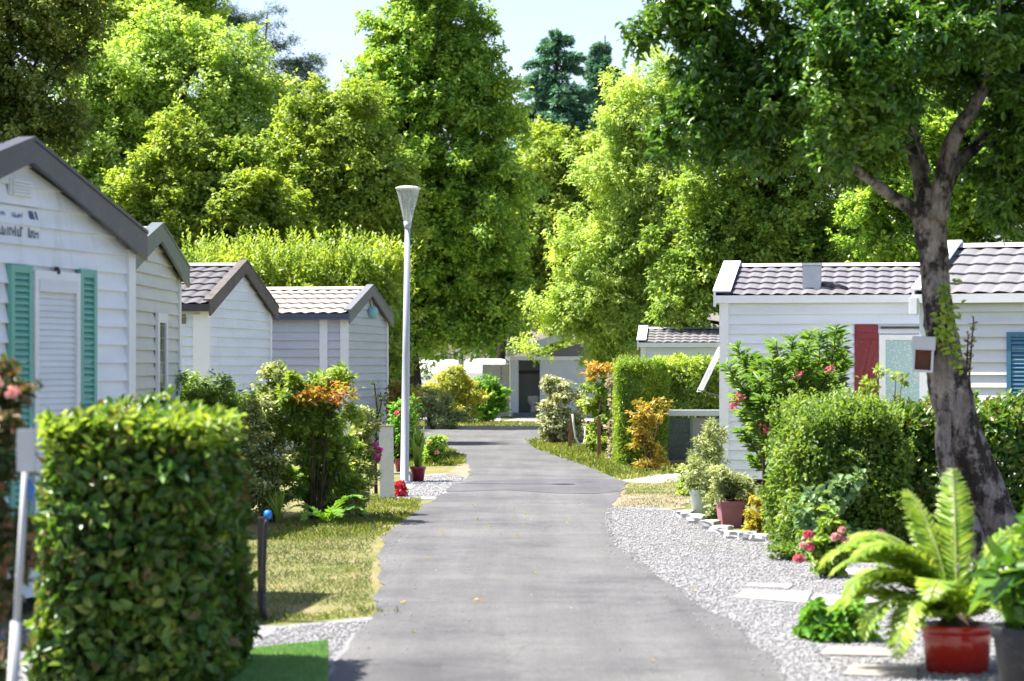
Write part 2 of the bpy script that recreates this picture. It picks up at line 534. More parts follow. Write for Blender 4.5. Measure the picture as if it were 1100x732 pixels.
def hedge(name, label, x0, x1, y0, y1, z1, n, leaf, mat, depth=0.3, rr=0.2, und=0.06, aspect=0.55, shoots=0, shoot_len=0.2,
          cat='hedge', rich=False, upb=0.25, group=None, stems=8, core=None, rz=0.0):
    SEED[0] += 1
    rng = np.random.default_rng(SEED[0])
    cx, cy = (x0 + x1) / 2, (y0 + y1) / 2
    root = thing(name, label, cat, (cx, cy, 0), rz, group)
    Pt, O = hedge_points(x0 - cx, x1 - cx, y0 - cy, y1 - cy, z1, n, rng, depth, rr, und)
    Nn = O * 0.55 + rng.normal(size=(n, 3)) * 0.55 + np.array([0, 0, upb])
    Dd = O * 0.4 + rng.normal(size=(n, 3)) * 0.7 + np.array([0, 0, 0.1])
    L = leaf * rng.uniform(0.6, 1.4, n)
    if shoots:
        m = 9
        sp, so_ = hedge_points(x0 - cx, x1 - cx, y0 - cy, y1 - cy, z1, shoots * 6, rng, 0.02, rr, und)
        s = sp[sp[:, 2] > z1 * 0.9][:shoots]
        dr = unit(rng.normal(size=(len(s), 3)) * 0.25 + np.array([0, 0, 1.0]))
        ln = shoot_len * rng.uniform(0.4, 1.3, len(s))
        t = np.linspace(0, 1, m)
        q = (s[:, None] + dr[:, None] * (ln[:, None] * t[None])[..., None]).reshape(-1, 3)
        az = rng.random(len(q)) * 6.283
        dd = np.stack([np.cos(az), np.sin(az), np.full(len(q), 0.7)], 1)
        Pt, Nn, Dd = np.concatenate([Pt, q]), np.concatenate([Nn, dd * np.array([-1, -1, 1.4]) + rng.normal(size=q.shape) * 0.3]), np.concatenate([Dd, dd])
        L = np.concatenate([L, leaf * rng.uniform(0.6, 1.1, len(q))])
    leaf_mesh('foliage', Pt, Nn, Dd, L, aspect, mat, root, (0, 0, 0), rich)
    mb = MB()                                            # the woody inside of the hedge
    for i in range(stems):
        a = Vector((rng.uniform(x0 - cx, x1 - cx) * 0.75, rng.uniform(y0 - cy, y1 - cy) * 0.7, -0.02))
        for j in range(4):
            e = a + Vector((rng.normal() * 0.2, rng.normal() * 0.15, z1 * rng.uniform(0.6, 0.88)))
            e.x = min(max(e.x, (x0 - cx) * 0.85), (x1 - cx) * 0.85)
            e.y = min(max(e.y, (y0 - cy) * 0.8), (y1 - cy) * 0.8)
            mb.tube([a, a.lerp(e, 0.45) + Vector((rng.normal() * 0.05, rng.normal() * 0.05, 0)), e], [0.022, 0.014, 0.004], 5)
    mb.build('stem', BARK_DARK, root)
    return root

# ------------------------------------------------------------------ shared materials
BARK_DARK = bark_mat('dark_bark', (0.018, 0.014, 0.010), (0.06, 0.048, 0.036), 8)
BARK_BROWN = bark_mat('brown_bark', (0.06, 0.042, 0.028), (0.17, 0.125, 0.085), 9)
BARK_NEAR = bark_mat('mottled_grey_bark', (0.17, 0.14, 0.115), (0.44, 0.38, 0.325), 5, 0.5, patch=(0.03, 0.024, 0.02))
TRIM = paint('white_trim', (0.761, 0.770, 0.780), 0.4, 0.06, dirt_amt=0.12)
LEAF_BRIGHT = leaf_mat('bright_leaf', [(0.12, 0.22, 0.02), (0.19, 0.31, 0.03), (0.27, 0.39, 0.045), (0.32, 0.42, 0.08)], 0.5, gain=1.35)
LEAF_PALE = leaf_mat('pale_leaf', [(0.13, 0.22, 0.035), (0.19, 0.29, 0.05), (0.25, 0.35, 0.07), (0.31, 0.40, 0.12)], 0.48, gain=1.7)
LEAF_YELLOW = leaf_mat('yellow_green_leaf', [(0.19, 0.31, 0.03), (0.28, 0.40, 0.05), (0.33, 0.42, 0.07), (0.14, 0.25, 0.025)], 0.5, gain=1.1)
LEAF_OLIVE = leaf_mat('olive_leaf', [(0.12, 0.19, 0.025), (0.18, 0.26, 0.035), (0.26, 0.33, 0.055)], 0.45, gain=1.65)
LEAF_GREEN = leaf_mat('fresh_green_leaf', [(0.075, 0.16, 0.022), (0.12, 0.22, 0.03), (0.19, 0.29, 0.04), (0.28, 0.37, 0.06)], 0.48, gain=1.8)
LEAF_MID = leaf_mat('mid_green_leaf', [(0.085, 0.155, 0.024), (0.14, 0.22, 0.034), (0.21, 0.29, 0.05)], 0.46, gain=1.8)
LEAF_DARK = leaf_mat('dark_leaf', [(0.03, 0.065, 0.014), (0.05, 0.095, 0.02), (0.09, 0.125, 0.03), (0.07, 0.13, 0.025)], 0.3, 0.4, 0.45, gain=1.6)
LEAF_CONIFER = leaf_mat('blue_green_needles', [(0.035, 0.085, 0.055), (0.055, 0.12, 0.075), (0.08, 0.15, 0.095)], 0.15, 0.6, 0.2, gain=2.4)
LEAF_PINE = leaf_mat('pine_needles', [(0.035, 0.07, 0.035), (0.06, 0.10, 0.05)], 0.15, 0.6, 0.2, gain=1.5)
LEAF_NEAR = leaf_mat('glossy_tree_leaf', [(0.04, 0.11, 0.012), (0.06, 0.15, 0.016), (0.09, 0.20, 0.022), (0.16, 0.27, 0.03)], 0.4, 0.28, 0.6, gain=1.2)
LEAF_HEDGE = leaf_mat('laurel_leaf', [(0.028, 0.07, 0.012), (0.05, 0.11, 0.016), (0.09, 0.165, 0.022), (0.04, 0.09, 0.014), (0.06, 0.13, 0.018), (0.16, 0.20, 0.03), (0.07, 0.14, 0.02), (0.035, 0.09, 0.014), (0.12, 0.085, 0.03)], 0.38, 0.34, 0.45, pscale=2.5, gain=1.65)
LEAF_HEDGE_LIGHT = leaf_mat('light_hedge_leaf', [(0.09, 0.18, 0.03), (0.14, 0.25, 0.035), (0.22, 0.33, 0.05), (0.06, 0.12, 0.02)], 0.45, pscale=2.0, gain=1.1)
LEAF_VARIEG = leaf_mat('variegated_leaf', [(0.12, 0.18, 0.04), (0.28, 0.34, 0.10), (0.50, 0.52, 0.24), (0.14, 0.21, 0.05), (0.07, 0.11, 0.03)], 0.4, pscale=3)
LEAF_GREY = leaf_mat('grey_green_leaf', [(0.15, 0.21, 0.07), (0.25, 0.31, 0.12), (0.34, 0.38, 0.18)], 0.42, pscale=3)
LEAF_RED = leaf_mat('red_tipped_leaf', [(0.45, 0.10, 0.04), (0.50, 0.22, 0.05), (0.42, 0.40, 0.06), (0.28, 0.36, 0.05)], 0.4, pscale=3, gain=0.9)
LEAF_GOLD = leaf_mat('golden_leaf', [(0.42, 0.37, 0.04), (0.50, 0.43, 0.06), (0.36, 0.30, 0.04), (0.46, 0.29, 0.05), (0.30, 0.30, 0.04)], 0.42, tint=(1.1, 1.05, 0.6), pscale=3, gain=0.9)
LEAF_CYPRESS = leaf_mat('clipped_conifer_leaf', [(0.09, 0.17, 0.015), (0.15, 0.25, 0.02), (0.23, 0.34, 0.025)], 0.4, pscale=3)
LEAF_CYCAD = leaf_mat('cycad_leaf', [(0.15, 0.27, 0.025), (0.21, 0.33, 0.035), (0.29, 0.38, 0.05)], 0.42, 0.3, 0.5, patch=0.25, pscale=4, gain=1.35)
LEAF_OLEANDER = leaf_mat('oleander_leaf', [(0.07, 0.16, 0.03), (0.11, 0.22, 0.04), (0.18, 0.29, 0.05)], 0.4, 0.4, 0.4, pscale=3)
LEAF_FRESH = leaf_mat('lush_low_leaf', [(0.07, 0.19, 0.02), (0.12, 0.28, 0.03), (0.18, 0.35, 0.04)], 0.42, pscale=4)
PINK = leaf_mat('pink_petal', [(0.75, 0.16, 0.22), (0.80, 0.25, 0.30), (0.70, 0.10, 0.16)], 0.3, 0.6, 0.1, tint=(1, 0.8, 0.8), patch=0.1, gain=0.9, bal=(1, 1, 1))
PALE_PINK = leaf_mat('pale_pink_petal', [(0.85, 0.42, 0.40), (0.88, 0.55, 0.52), (0.82, 0.30, 0.28)], 0.3, 0.6, 0.1, tint=(1, 0.85, 0.85), patch=0.1, gain=1.0, bal=(1, 1, 1))
CORAL = leaf_mat('coral_red_petal', [(0.75, 0.06, 0.06), (0.80, 0.14, 0.12)], 0.25, 0.6, 0.1, tint=(1, 0.7, 0.7), patch=0.1, gain=0.75, bal=(1, 1, 1))
MAGENTA = leaf_mat('magenta_petal', [(0.65, 0.06, 0.32), (0.72, 0.14, 0.42)], 0.25, 0.6, 0.1, tint=(1, 0.7, 0.9), patch=0.1, gain=0.75, bal=(1, 1, 1))

# ================================================================== ground
def sheet(name, pts, z, mat, kind='structure', jag=0.0, step=0.35, seed=0):
    """flat sheet from ground points, its outline cut in short steps and made slightly ragged"""
    out = []
    n = len(pts)
    for i in range(n):
        a, b = Vector((*pts[i], 0)), Vector((*pts[(i + 1) % n], 0))
        k = max(1, min(160, int((b - a).length / step))) if jag else 1
        for j in range(k):
            q = a.lerp(b, j / k)
            if jag:
                q = q + Vector((noise.noise(q * 0.9 + Vector((seed, 0, 0))) + 0.6 * noise.noise(q * 3.7 + Vector((0, seed, 0))), 0.6 * noise.noise(q * 1.3 + Vector((0, 0, seed + 5))), 0)) * jag
            out.append((q.x, q.y, z))
    bm = bmesh.new()
    vs = [bm.verts.new(p) for p in out]
    f = bm.faces.new(vs)
    if f.normal.z < 0: f.normal_flip()
    bm.normal_update()
    if bm.faces[:][0].normal.z < 0: bmesh.ops.reverse_faces(bm, faces=bm.faces[:])
    bmesh.ops.triangulate(bm, faces=bm.faces[:])
    me = bpy.data.meshes.new(name)
    bm.to_mesh(me)
    bm.free()
    o = link(name, me, mat)
    o['kind'] = kind
    return o

M_SOIL = ground_mat('dry_soil_and_turf', [(0.179, 0.148, 0.078), (0.133, 0.140, 0.047), (0.094, 0.117, 0.031), (0.211, 0.172, 0.101)], 0.5, 30, fine_amt=0.4, bstr=0.6, bdist=0.03)
M_DIRT = ground_mat('sandy_dirt', [(0.176, 0.134, 0.088), (0.234, 0.188, 0.129), (0.152, 0.129, 0.076)], 1.2, 50, fine_amt=0.3)
M_TURF = ground_mat('worn_turf', [(0.236, 0.197, 0.107), (0.185, 0.174, 0.068), (0.124, 0.140, 0.040)], 1.3, 40, fine_amt=0.4, bstr=0.8, bdist=0.03)

def gravel_mat():
    m, nt, b = new_mat('grey_gravel')
    v = coords(nt)
    vo = N(nt, 'ShaderNodeTexVoronoi')
    vo.inputs['Scale'].default_value = 75
    nt.links.new(v, vo.inputs['Vector'])
    vb = N(nt, 'ShaderNodeSeparateColor')
    nt.links.new(vo.outputs['Color'], vb.inputs[0])
    r = ramp(nt, [(0.0, (0.17, 0.17, 0.175)), (0.4, (0.235, 0.235, 0.24)), (0.8, (0.30, 0.30, 0.302)), (1.0, (0.42, 0.415, 0.41))])
    nt.links.new(vb.outputs[0], r.inputs[0])
    n = noise_tex(nt, v, 0.9, 5, 0.65)
    r2 = ramp(nt, [(0.55, (0, 0, 0)), (0.75, (0.45,) * 3)])
    nt.links.new(n.outputs[0], r2.inputs[0])
    c = mix_col(nt, r2.outputs[0], r.outputs[0], (0.34, 0.30, 0.23))
    nt.links.new(c, b.inputs['Base Color'])
    b.inputs['Roughness'].default_value = 0.85
    inv = N(nt, 'ShaderNodeMath', operation='SUBTRACT')
    inv.inputs[0].default_value = 1.0
    nt.links.new(vo.outputs['Distance'], inv.inputs[1])
    bump(nt, b, inv.outputs[0], 1.0, 0.02)
    return m
M_GRAVEL = gravel_mat()

def asphalt_mat(name, base, streak=0.24):
    m, nt, b = new_mat(name)
    v = coords(nt)
    big = noise_tex(nt, coords(nt, (1.5, 0.07, 1)), 1.3, 6, 0.65)        # long wear streaks along the lane
    mid = noise_tex(nt, coords(nt, (0.25, 2.2, 1)), 1.6, 6, 0.7)        # cross seams
    patch = noise_tex(nt, v, 0.55, 7, 0.68)
    fine = noise_tex(nt, v, 55, 4, 0.85)
    r = ramp(nt, [(0.25, tuple(c * (1 - streak) for c in base)), (0.75, tuple(c * (1 + streak) for c in base))])
    nt.links.new(big.outputs[0], r.inputs[0])
    rm = ramp(nt, [(0.3, (0.90,) * 3), (0.5, (0.99,) * 3), (0.7, (1.06,) * 3)])
    nt.links.new(mid.outputs[0], rm.inputs[0])
    c = mix_col(nt, 1.0, r.outputs[0], rm.outputs[0], 'MULTIPLY')
    rp = ramp(nt, [(0.34, (0.66, 0.66, 0.68)), (0.48, (0.96, 0.96, 0.96)), (0.66, (1.22, 1.205, 1.18))])
    nt.links.new(patch.outputs[0], rp.inputs[0])
    c = mix_col(nt, 1.0, c, rp.outputs[0], 'MULTIPLY')
    rf = ramp(nt, [(0.3, (0.5,) * 3), (0.52, (0.98,) * 3), (0.74, (1.7,) * 3)])
    nt.links.new(fine.outputs[0], rf.inputs[0])
    c = mix_col(nt, 1.0, c, rf.outputs[0], 'MULTIPLY')
    # hairline cracks
    vo = N(nt, 'ShaderNodeTexVoronoi', feature='DISTANCE_TO_EDGE')
    vo.inputs['Scale'].default_value = 0.42
    wv = noise_tex(nt, v, 1.5, 4, 0.6)
    ad = N(nt, 'ShaderNodeVectorMath', operation='ADD')
    nt.links.new(v, ad.inputs[0])
    nt.links.new(wv.outputs['Color'], ad.inputs[1])
    nt.links.new(ad.outputs[0], vo.inputs['Vector'])
    rc = ramp(nt, [(0.0, (0.70,) * 3), (0.008, (1.0,) * 3)])
    nt.links.new(vo.outputs['Distance'], rc.inputs[0])
    c = mix_col(nt, 1.0, c, rc.outputs[0], 'MULTIPLY')
    nt.links.new(c, b.inputs['Base Color'])
    b.inputs['Roughness'].default_value = 0.8
    b.inputs['Specular IOR Level'].default_value = 0.35
    bump(nt, b, fine.outputs[0], 0.6, 0.008)
    return m
M_ROAD = asphalt_mat('worn_asphalt', (0.099, 0.0985, 0.0975))
M_PATCH = asphalt_mat('newer_asphalt', (0.076, 0.076, 0.080))
M_CONC = paint('pale_concrete', (0.330, 0.317, 0.290), 0.9, 0.15, dirt=(0.165, 0.145, 0.112), dirt_amt=0.4, nscale=2.0)

gs = MB()
gs.add([(-900, -60, 0), (900, -60, 0), (900, 1500, 0), (-900, 1500, 0)], [(0, 1, 2, 3)])
gs.build('ground', M_SOIL)['kind'] = 'structure'

road_pts = [(-1.18, 2.0), G(349, 732), G(378, 687), G(404, 662), G(406, 625), G(408, 594), G(413, 576), G(436, 559), G(454, 544), G(471, 535),
            G(482, 526), G(503, 512), G(503, 501), G(500, 494), G(488, 487), G(474, 475.5), G(440, 473.5), (-28, D(474.5)), (-28, D(461.5)),
            G(470, 462), G(545, 462), G(588, 461.5), (14, D(461)), (14, D(469)), G(612, 470.5), G(571, 474), G(577, 481), G(593, 486), G(625, 497), G(652, 510), G(677, 520), G(667, 531), G(658, 546), G(655, 562),
            G(659, 580), G(676, 596), G(703, 615), G(755, 652), G(801, 681), G(830, 709), G(850, 732), (1.78, 2.0)]
sheet('road', road_pts, 0.012, M_ROAD, jag=0.09, step=0.16, seed=3)
sheet('road_patch', [G(478, 529), G(484, 523), G(505, 518), G(560, 515.5), G(640, 515.5), G(664, 516), G(672, 520), G(664, 529), G(640, 531.5), G(600, 531), G(540, 527.5), G(500, 529)], 0.016, M_PATCH, jag=0.05, step=0.2, seed=9)
sheet('worn_turf', [(-7, D(700)), G(420, 700), G(436, 640), G(440, 560), G(520, 530), G(520, 480), G(474, 474), (-9, D(474))], 0.004, M_TURF, jag=0.1, seed=1)
sheet('side_turf', [G(555, 473), G(640, 472), G(800, 490), G(760, 520), G(660, 552), G(630, 540), G(600, 500)], 0.004, M_TURF, jag=0.1, seed=2)
sheet('gravel_path', [(0.5, 2.0), G(640, 732), G(640, 546), G(700, 544), G(738, 552), G(752, 566), G(800, 580), G(842, 585), G(868, 606), G(960, 606), (8, D(606)), (8, 2.0)], 0.008, M_GRAVEL, jag=0.06, seed=4)
sheet('gravel_path', [(-7, D(682)), G(300, 673), G(396, 664), G(440, 668), G(440, 732), (-0.8, 8), (-7, 8)], 0.008, M_GRAVEL, jag=0.06, seed=5)
sheet('gravel_path', [G(395, 540), G(440, 512), G(490, 508), G(530, 520), G(500, 536), G(452, 538)], 0.008, M_GRAVEL, jag=0.05, seed=6)
sheet('dirt_path', [G(478, 511), G(496, 496), G(560, 500), G(560, 512), G(520, 514)], 0.0095, M_DIRT, jag=0.06, seed=7)
sheet('dirt_path', [G(640, 549), G(655, 532), G(735, 530), G(738, 546), G(700, 550)], 0.0065, M_DIRT, jag=0.1, seed=8)
sheet('dirt_path', [G(665, 517), G(668, 508), G(790, 504), G(790, 514), G(700, 520)], 0.0065, ground_mat('pale_sand', [(0.266, 0.233, 0.189), (0.333, 0.300, 0.255)], 1.5, 40), jag=0.08, seed=18)
sheet('turf_verge', [G(395, 461), G(395, 454), G(592, 454), G(592, 460.5)], 0.006, M_TURF, jag=0.05, seed=11)
sheet('pavement', [G(538, 453), G(560, 449), G(900, 447), G(900, 453.5)], 0.0085, ground_mat('pale_paving', [(0.370, 0.326, 0.274), (0.429, 0.385, 0.333)], 0.4, 20))
sheet('paved_yard', [G(200, 453.5), G(480, 453.5), G(538, 453.5), G(538, 437), G(100, 437)], 0.0055, ground_mat('grey_yard', [(0.266, 0.266, 0.266), (0.340, 0.340, 0.333)], 0.3, 20))
# kerb of the turf verge by the far road
kb = MB()
a, b_ = G(380, 461.3), G(592, 461.3)
kb.box(a[0], b_[0], a[1] - 0.06, a[1] + 0.06, 0, 0.10)
kb.build('kerb', M_CONC)['kind'] = 'structure'
# paving slabs sunk in the gravel
M_SLAB = paint('sandy_slab', (0.26, 0.235, 0.20), 0.9, 0.2, dirt=(0.2, 0.2, 0.2), dirt_amt=0.6, nscale=4.0)
def slab(pts, m=None):
    mb = MB()
    g = [G(*p) for p in pts]
    mb.prism(g, 'z', 0.0, 0.022)
    o = mb.build('paving_slab', m or M_CONC)
    o['kind'] = 'structure'
slab([(788, 644), (800, 636), (872, 638), (866, 650)])
slab([(868, 652), (875, 641), (985, 646), (990, 657)])
slab([(800, 632), (806, 629), (852, 630), (848, 634)])
slab([(896, 619), (906, 613), (962, 614), (960, 621)])
slab([(880, 706), (890, 697), (968, 700), (960, 708)], M_SLAB)
slab([(905, 728), (915, 717), (985, 719), (985, 731)], M_SLAB)

# scattered loose stones of the gravel: nobody could count them
def stones(name, polys, dens, size, mat, seed):
    rng = np.random.default_rng(seed)
    pts = []
    for poly, dn in polys:
        p = np.array(poly)
        lo, hi = p.min(0), p.max(0)
        n = int((hi[0] - lo[0]) * (hi[1] - lo[1]) * dn)
        q = lo + rng.random((n, 2)) * (hi - lo)
        pts.append(q[inside(q, p)])
    q = np.concatenate(pts)
    n = len(q)
    r = size * rng.uniform(0.5, 1.5, n)
    ax = rng.normal(size=(n, 6, 3)) * 0.25
    octa = np.array([(1, 0, 0), (0, 1, 0), (-1, 0, 0), (0, -1, 0), (0, 0, 0.8), (0, 0, -0.8)])
    V = (octa[None] + ax) * r[:, None, None]
    V[:, :, 2] *= 0.7
    V[:, :, 0] += q[:, None, 0]
    V[:, :, 1] += q[:, None, 1]
    V[:, :, 2] += 0.012 + r[:, None] * 0.25
    f = np.array([(0, 1, 4), (1, 2, 4), (2, 3, 4), (3, 0, 4), (1, 0, 5), (2, 1, 5), (3, 2, 5), (0, 3, 5)])
    Fc = (np.arange(n)[:, None, None] * 6 + f[None]).reshape(-1, 3)
    me = bpy.data.meshes.new(name)
    me.vertices.add(n * 6)
    me.vertices.foreach_set('co', V.astype(np.float32).ravel())
    me.loops.add(Fc.size)
    me.loops.foreach_set('vertex_index', Fc.astype(np.int32).ravel())
    me.polygons.add(len(Fc))
    me.polygons.foreach_set('loop_start', (np.arange(len(Fc)) * 3).astype(np.int32))
    me.polygons.foreach_set('loop_total', np.full(len(Fc), 3, np.int32))
    me.update(calc_edges=True)
    o = link(name, me, mat)
    o['kind'] = 'stuff'
    return o
def inside(q, p):
    r = np.zeros(len(q), bool)
    j = len(p) - 1
    for i in range(len(p)):
        c = ((p[i, 1] > q[:, 1]) != (p[j, 1] > q[:, 1])) & (q[:, 0] < (p[j, 0] - p[i, 0]) * (q[:, 1] - p[i, 1]) / (p[j, 1] - p[i, 1] + 1e-12) + p[i, 0])
        r ^= c
        j = i
    return r
def stone_mat():
    m, nt, b = new_mat('gravel_stone')
    geo = N(nt, 'ShaderNodeNewGeometry')
    r = ramp(nt, [(0, (0.16, 0.16, 0.165)), (0.5, (0.255, 0.255, 0.26)), (0.85, (0.32, 0.317, 0.313)), (1, (0.46, 0.455, 0.44))])
    nt.links.new(geo.outputs['Random Per Island'], r.inputs[0])
    nt.links.new(r.outputs[0], b.inputs['Base Color'])
    b.inputs['Roughness'].default_value = 0.8
    return m
M_STONE = stone_mat()
RIGHT_GRAVEL = [G(846, 742), G(824, 708), G(796, 681), G(750, 652), G(698, 615), G(670, 596), G(654, 580), G(650, 562), G(652, 546), G(735, 550), G(752, 566), G(800, 582), G(842, 588), G(868, 606), G(960, 608), G(1120, 612), G(1120, 740)]
LEFT_GRAVEL = [G(240, 740), G(262, 700), G(300, 676), G(398, 668), G(372, 690), G(345, 735)]
LAMP_GRAVEL = [G(438, 535), G(446, 513), G(488, 510), G(500, 514), G(470, 534)]
stones('loose_gravel', [(RIGHT_GRAVEL, 800), (LEFT_GRAVEL, 1000), (LAMP_GRAVEL, 350)], 0, 0.0088, M_STONE, 5)

GRIT = [G(850, 742), G(828, 708), G(800, 681), G(752, 652), G(700, 615), G(672, 596), G(656, 580), G(652, 562), G(640, 562), G(640, 580), G(652, 596), G(676, 615), G(722, 652), G(764, 681), G(786, 708), G(800, 742)]
stones('road_grit', [(GRIT, 55), ([G(360, 740), G(380, 690), G(406, 660), G(412, 600), G(430, 560), G(450, 560), G(432, 600), G(428, 660), G(404, 690), G(388, 740)], 40), ([G(400, 740), G(470, 540), G(640, 540), G(790, 740)], 5)], 0, 0.0075, M_STONE, 6)

def grass(name, polys, mat, seed, h=0.09):
    rng = np.random.default_rng(seed)
    pts, hs = [], []
    for poly, dn, hh in polys:
        p = np.array(poly)
        lo, hi = p.min(0), p.max(0)
        n = int((hi[0] - lo[0]) * (hi[1] - lo[1]) * dn)
        q = lo + rng.random((n, 2)) * (hi - lo)
        q = q[inside(q, p)]
        keep = np.array([noise.noise(Vector((a * 1.7, b * 1.1, seed))) + 0.45 * noise.noise(Vector((a * 6, b * 5, seed))) for a, b in q]) + rng.random(len(q)) * 0.9 > 0.22
        q = q[keep]
        pts.append(q)
        hs.append(hh * rng.uniform(0.4, 1.5, len(q)))
    q, hgt = np.concatenate(pts), np.concatenate(hs)
    n = len(q)
    Pt = np.concatenate([q, np.zeros((n, 1))], 1)
    Dd = unit(rng.normal(size=(n, 3)) * np.array([0.9, 0.9, 0.1]) + np.array([0, 0, 0.8]))
    Nn = rng.normal(size=(n, 3)) * np.array([0.8, 0.8, 0.3]) + np.array([0, 0, 0.4])
    o = leaf_mesh(name, Pt, Nn, Dd, hgt, 0.16, mat, None, (0, 0, 0), True, 0.3)
    o['kind'] = 'stuff'
    return o
GRASS_DRY = leaf_mat('dry_grass_blade', [(0.12, 0.21, 0.05), (0.18, 0.26, 0.07), (0.25, 0.30, 0.11), (0.36, 0.335, 0.19)], 0.35, pscale=1.6, patch=0.4, gain=0.9)
GRASS_GREEN = leaf_mat('green_grass_blade', [(0.136, 0.221, 0.025), (0.221, 0.297, 0.043), (0.323, 0.340, 0.085)], 0.35, pscale=0.8, patch=0.3, gain=0.9)
grass('dry_grass', [([G(262, 672), G(330, 668), G(396, 661), G(399, 640), G(398, 622), G(401, 600), G(399, 588), G(408, 572), G(411, 565), G(250, 572), G(250, 640)], 1500, 0.036),
                    ([G(660, 549), G(676, 521), G(735, 514), G(738, 546)], 900, 0.032)], GRASS_DRY, 21)
grass('lawn_grass', [([G(270, 585), G(412, 577), G(450, 548), G(452, 537), G(400, 533), G(330, 548)], 1200, 0.055),
                     ([G(440, 503), G(497, 500), G(498, 492), G(478, 482), G(430, 484)], 700, 0.10),
                     ([G(566, 474), G(578, 484), G(600, 491), G(634, 503), G(668, 517), G(725, 509), G(720, 500), G(640, 485), G(600, 474)], 600, 0.10),
                     ([G(400, 461), G(400, 454), G(590, 454), G(590, 460.5)], 120, 0.10),
                     ([G(440, 660), G(398, 664), G(280, 673), G(284, 664), G(398, 655)], 700, 0.05)], GRASS_GREEN, 22)

# ================================================================== mobile homes
def siding(mb, o, sdir, ndir, s1, z0, eave, ridge=None, pitch=0.15, t=0.034):
    """overlapping boards on a wall of length s1; with ridge the wall is a gable"""
    o, sdir, ndir = Vector(o), Vector(sdir), Vector(ndir)
    top = ridge if ridge else eave
    def ext(z):
        if ridge is None or z <= eave: return 0.0, s1
        k = min(1, (z - eave) / (ridge - eave)) * s1 / 2
        return k, s1 - k
    flip = sdir.cross(Vector((0, 0, 1))).dot(ndir) < 0
    z = z0
    while z < top - 1e-4:
        zt = min(z + pitch, top)
        cuts = [z] + ([eave] if ridge and z < eave - 1e-4 < zt - 2e-4 else []) + [zt]
        for a, b in zip(cuts[:-1], cuts[1:]):
            pa = t * (1 - (a - z) / pitch) + 0.002
            pb = t * (1 - (b - z) / pitch) + 0.002
            (a0, a1), (b0, b1) = ext(a), ext(b)
            up = Vector((0, 0, 1))
            v = [o + sdir * a0 + up * a + ndir * pa, o + sdir * a1 + up * a + ndir * pa, o + sdir * b1 + up * b + ndir * pb, o + sdir * b0 + up * b + ndir * pb]
            mb.add(v, [(3, 2, 1, 0)] if flip else [(0, 1, 2, 3)])
        e0, e1 = ext(z)
        v = [o + sdir * e0 + Vector((0, 0, z)) + ndir * 0.0, o + sdir * e1 + Vector((0, 0, z)), o + sdir * e1 + Vector((0, 0, z)) + ndir * (t + 0.002), o + sdir * e0 + Vector((0, 0, z)) + ndir * (t + 0.002)]
        mb.add(v, [(0, 1, 2, 3)])
        z += pitch

def tile_slope(mb, o, xdir, vdir, ndir, L, V, period=0.235, course=0.46):
    """pressed-metal tile sheet: waves across, steps down the slope, scalloped step lines"""
    o, xdir, vdir, ndir = Vector(o), Vector(xdir), Vector(vdir), Vector(ndir)
    nx = int(L / period * 8)
    nc = max(2, round(V / course))
    def wave(u):
        ph = 2 * math.pi * u / period
        return 0.5 + 0.5 * math.sin(ph) + 0.16 * math.sin(2 * ph + 0.7)
    rows = []
    for c in range(nc):
        for e in (0, 1):
            row = []
            for i in range(nx + 1):
                u = L * i / nx
                wv = wave(u)
                shift = 0.035 * (wv - 0.5) if 0 < c + e < nc else 0
                vv = min(V, max(0, V * (c + e) / nc - shift))
                hh = 0.024 * wv + (0.030 if e == 0 else 0.002)
                row.append(o + xdir * u + vdir * vv + ndir * hh)
            rows.append(row)
    verts = [p for r in rows for p in r]
    w_ = nx + 1
    f = [(k * w_ + i, k * w_ + i + 1, (k + 1) * w_ + i + 1, (k + 1) * w_ + i) for k in range(len(rows) - 1) for i in range(nx)]
    if xdir.cross(vdir).dot(ndir) < 0: f = [q[::-1] for q in f]
    mb.add(verts, f)

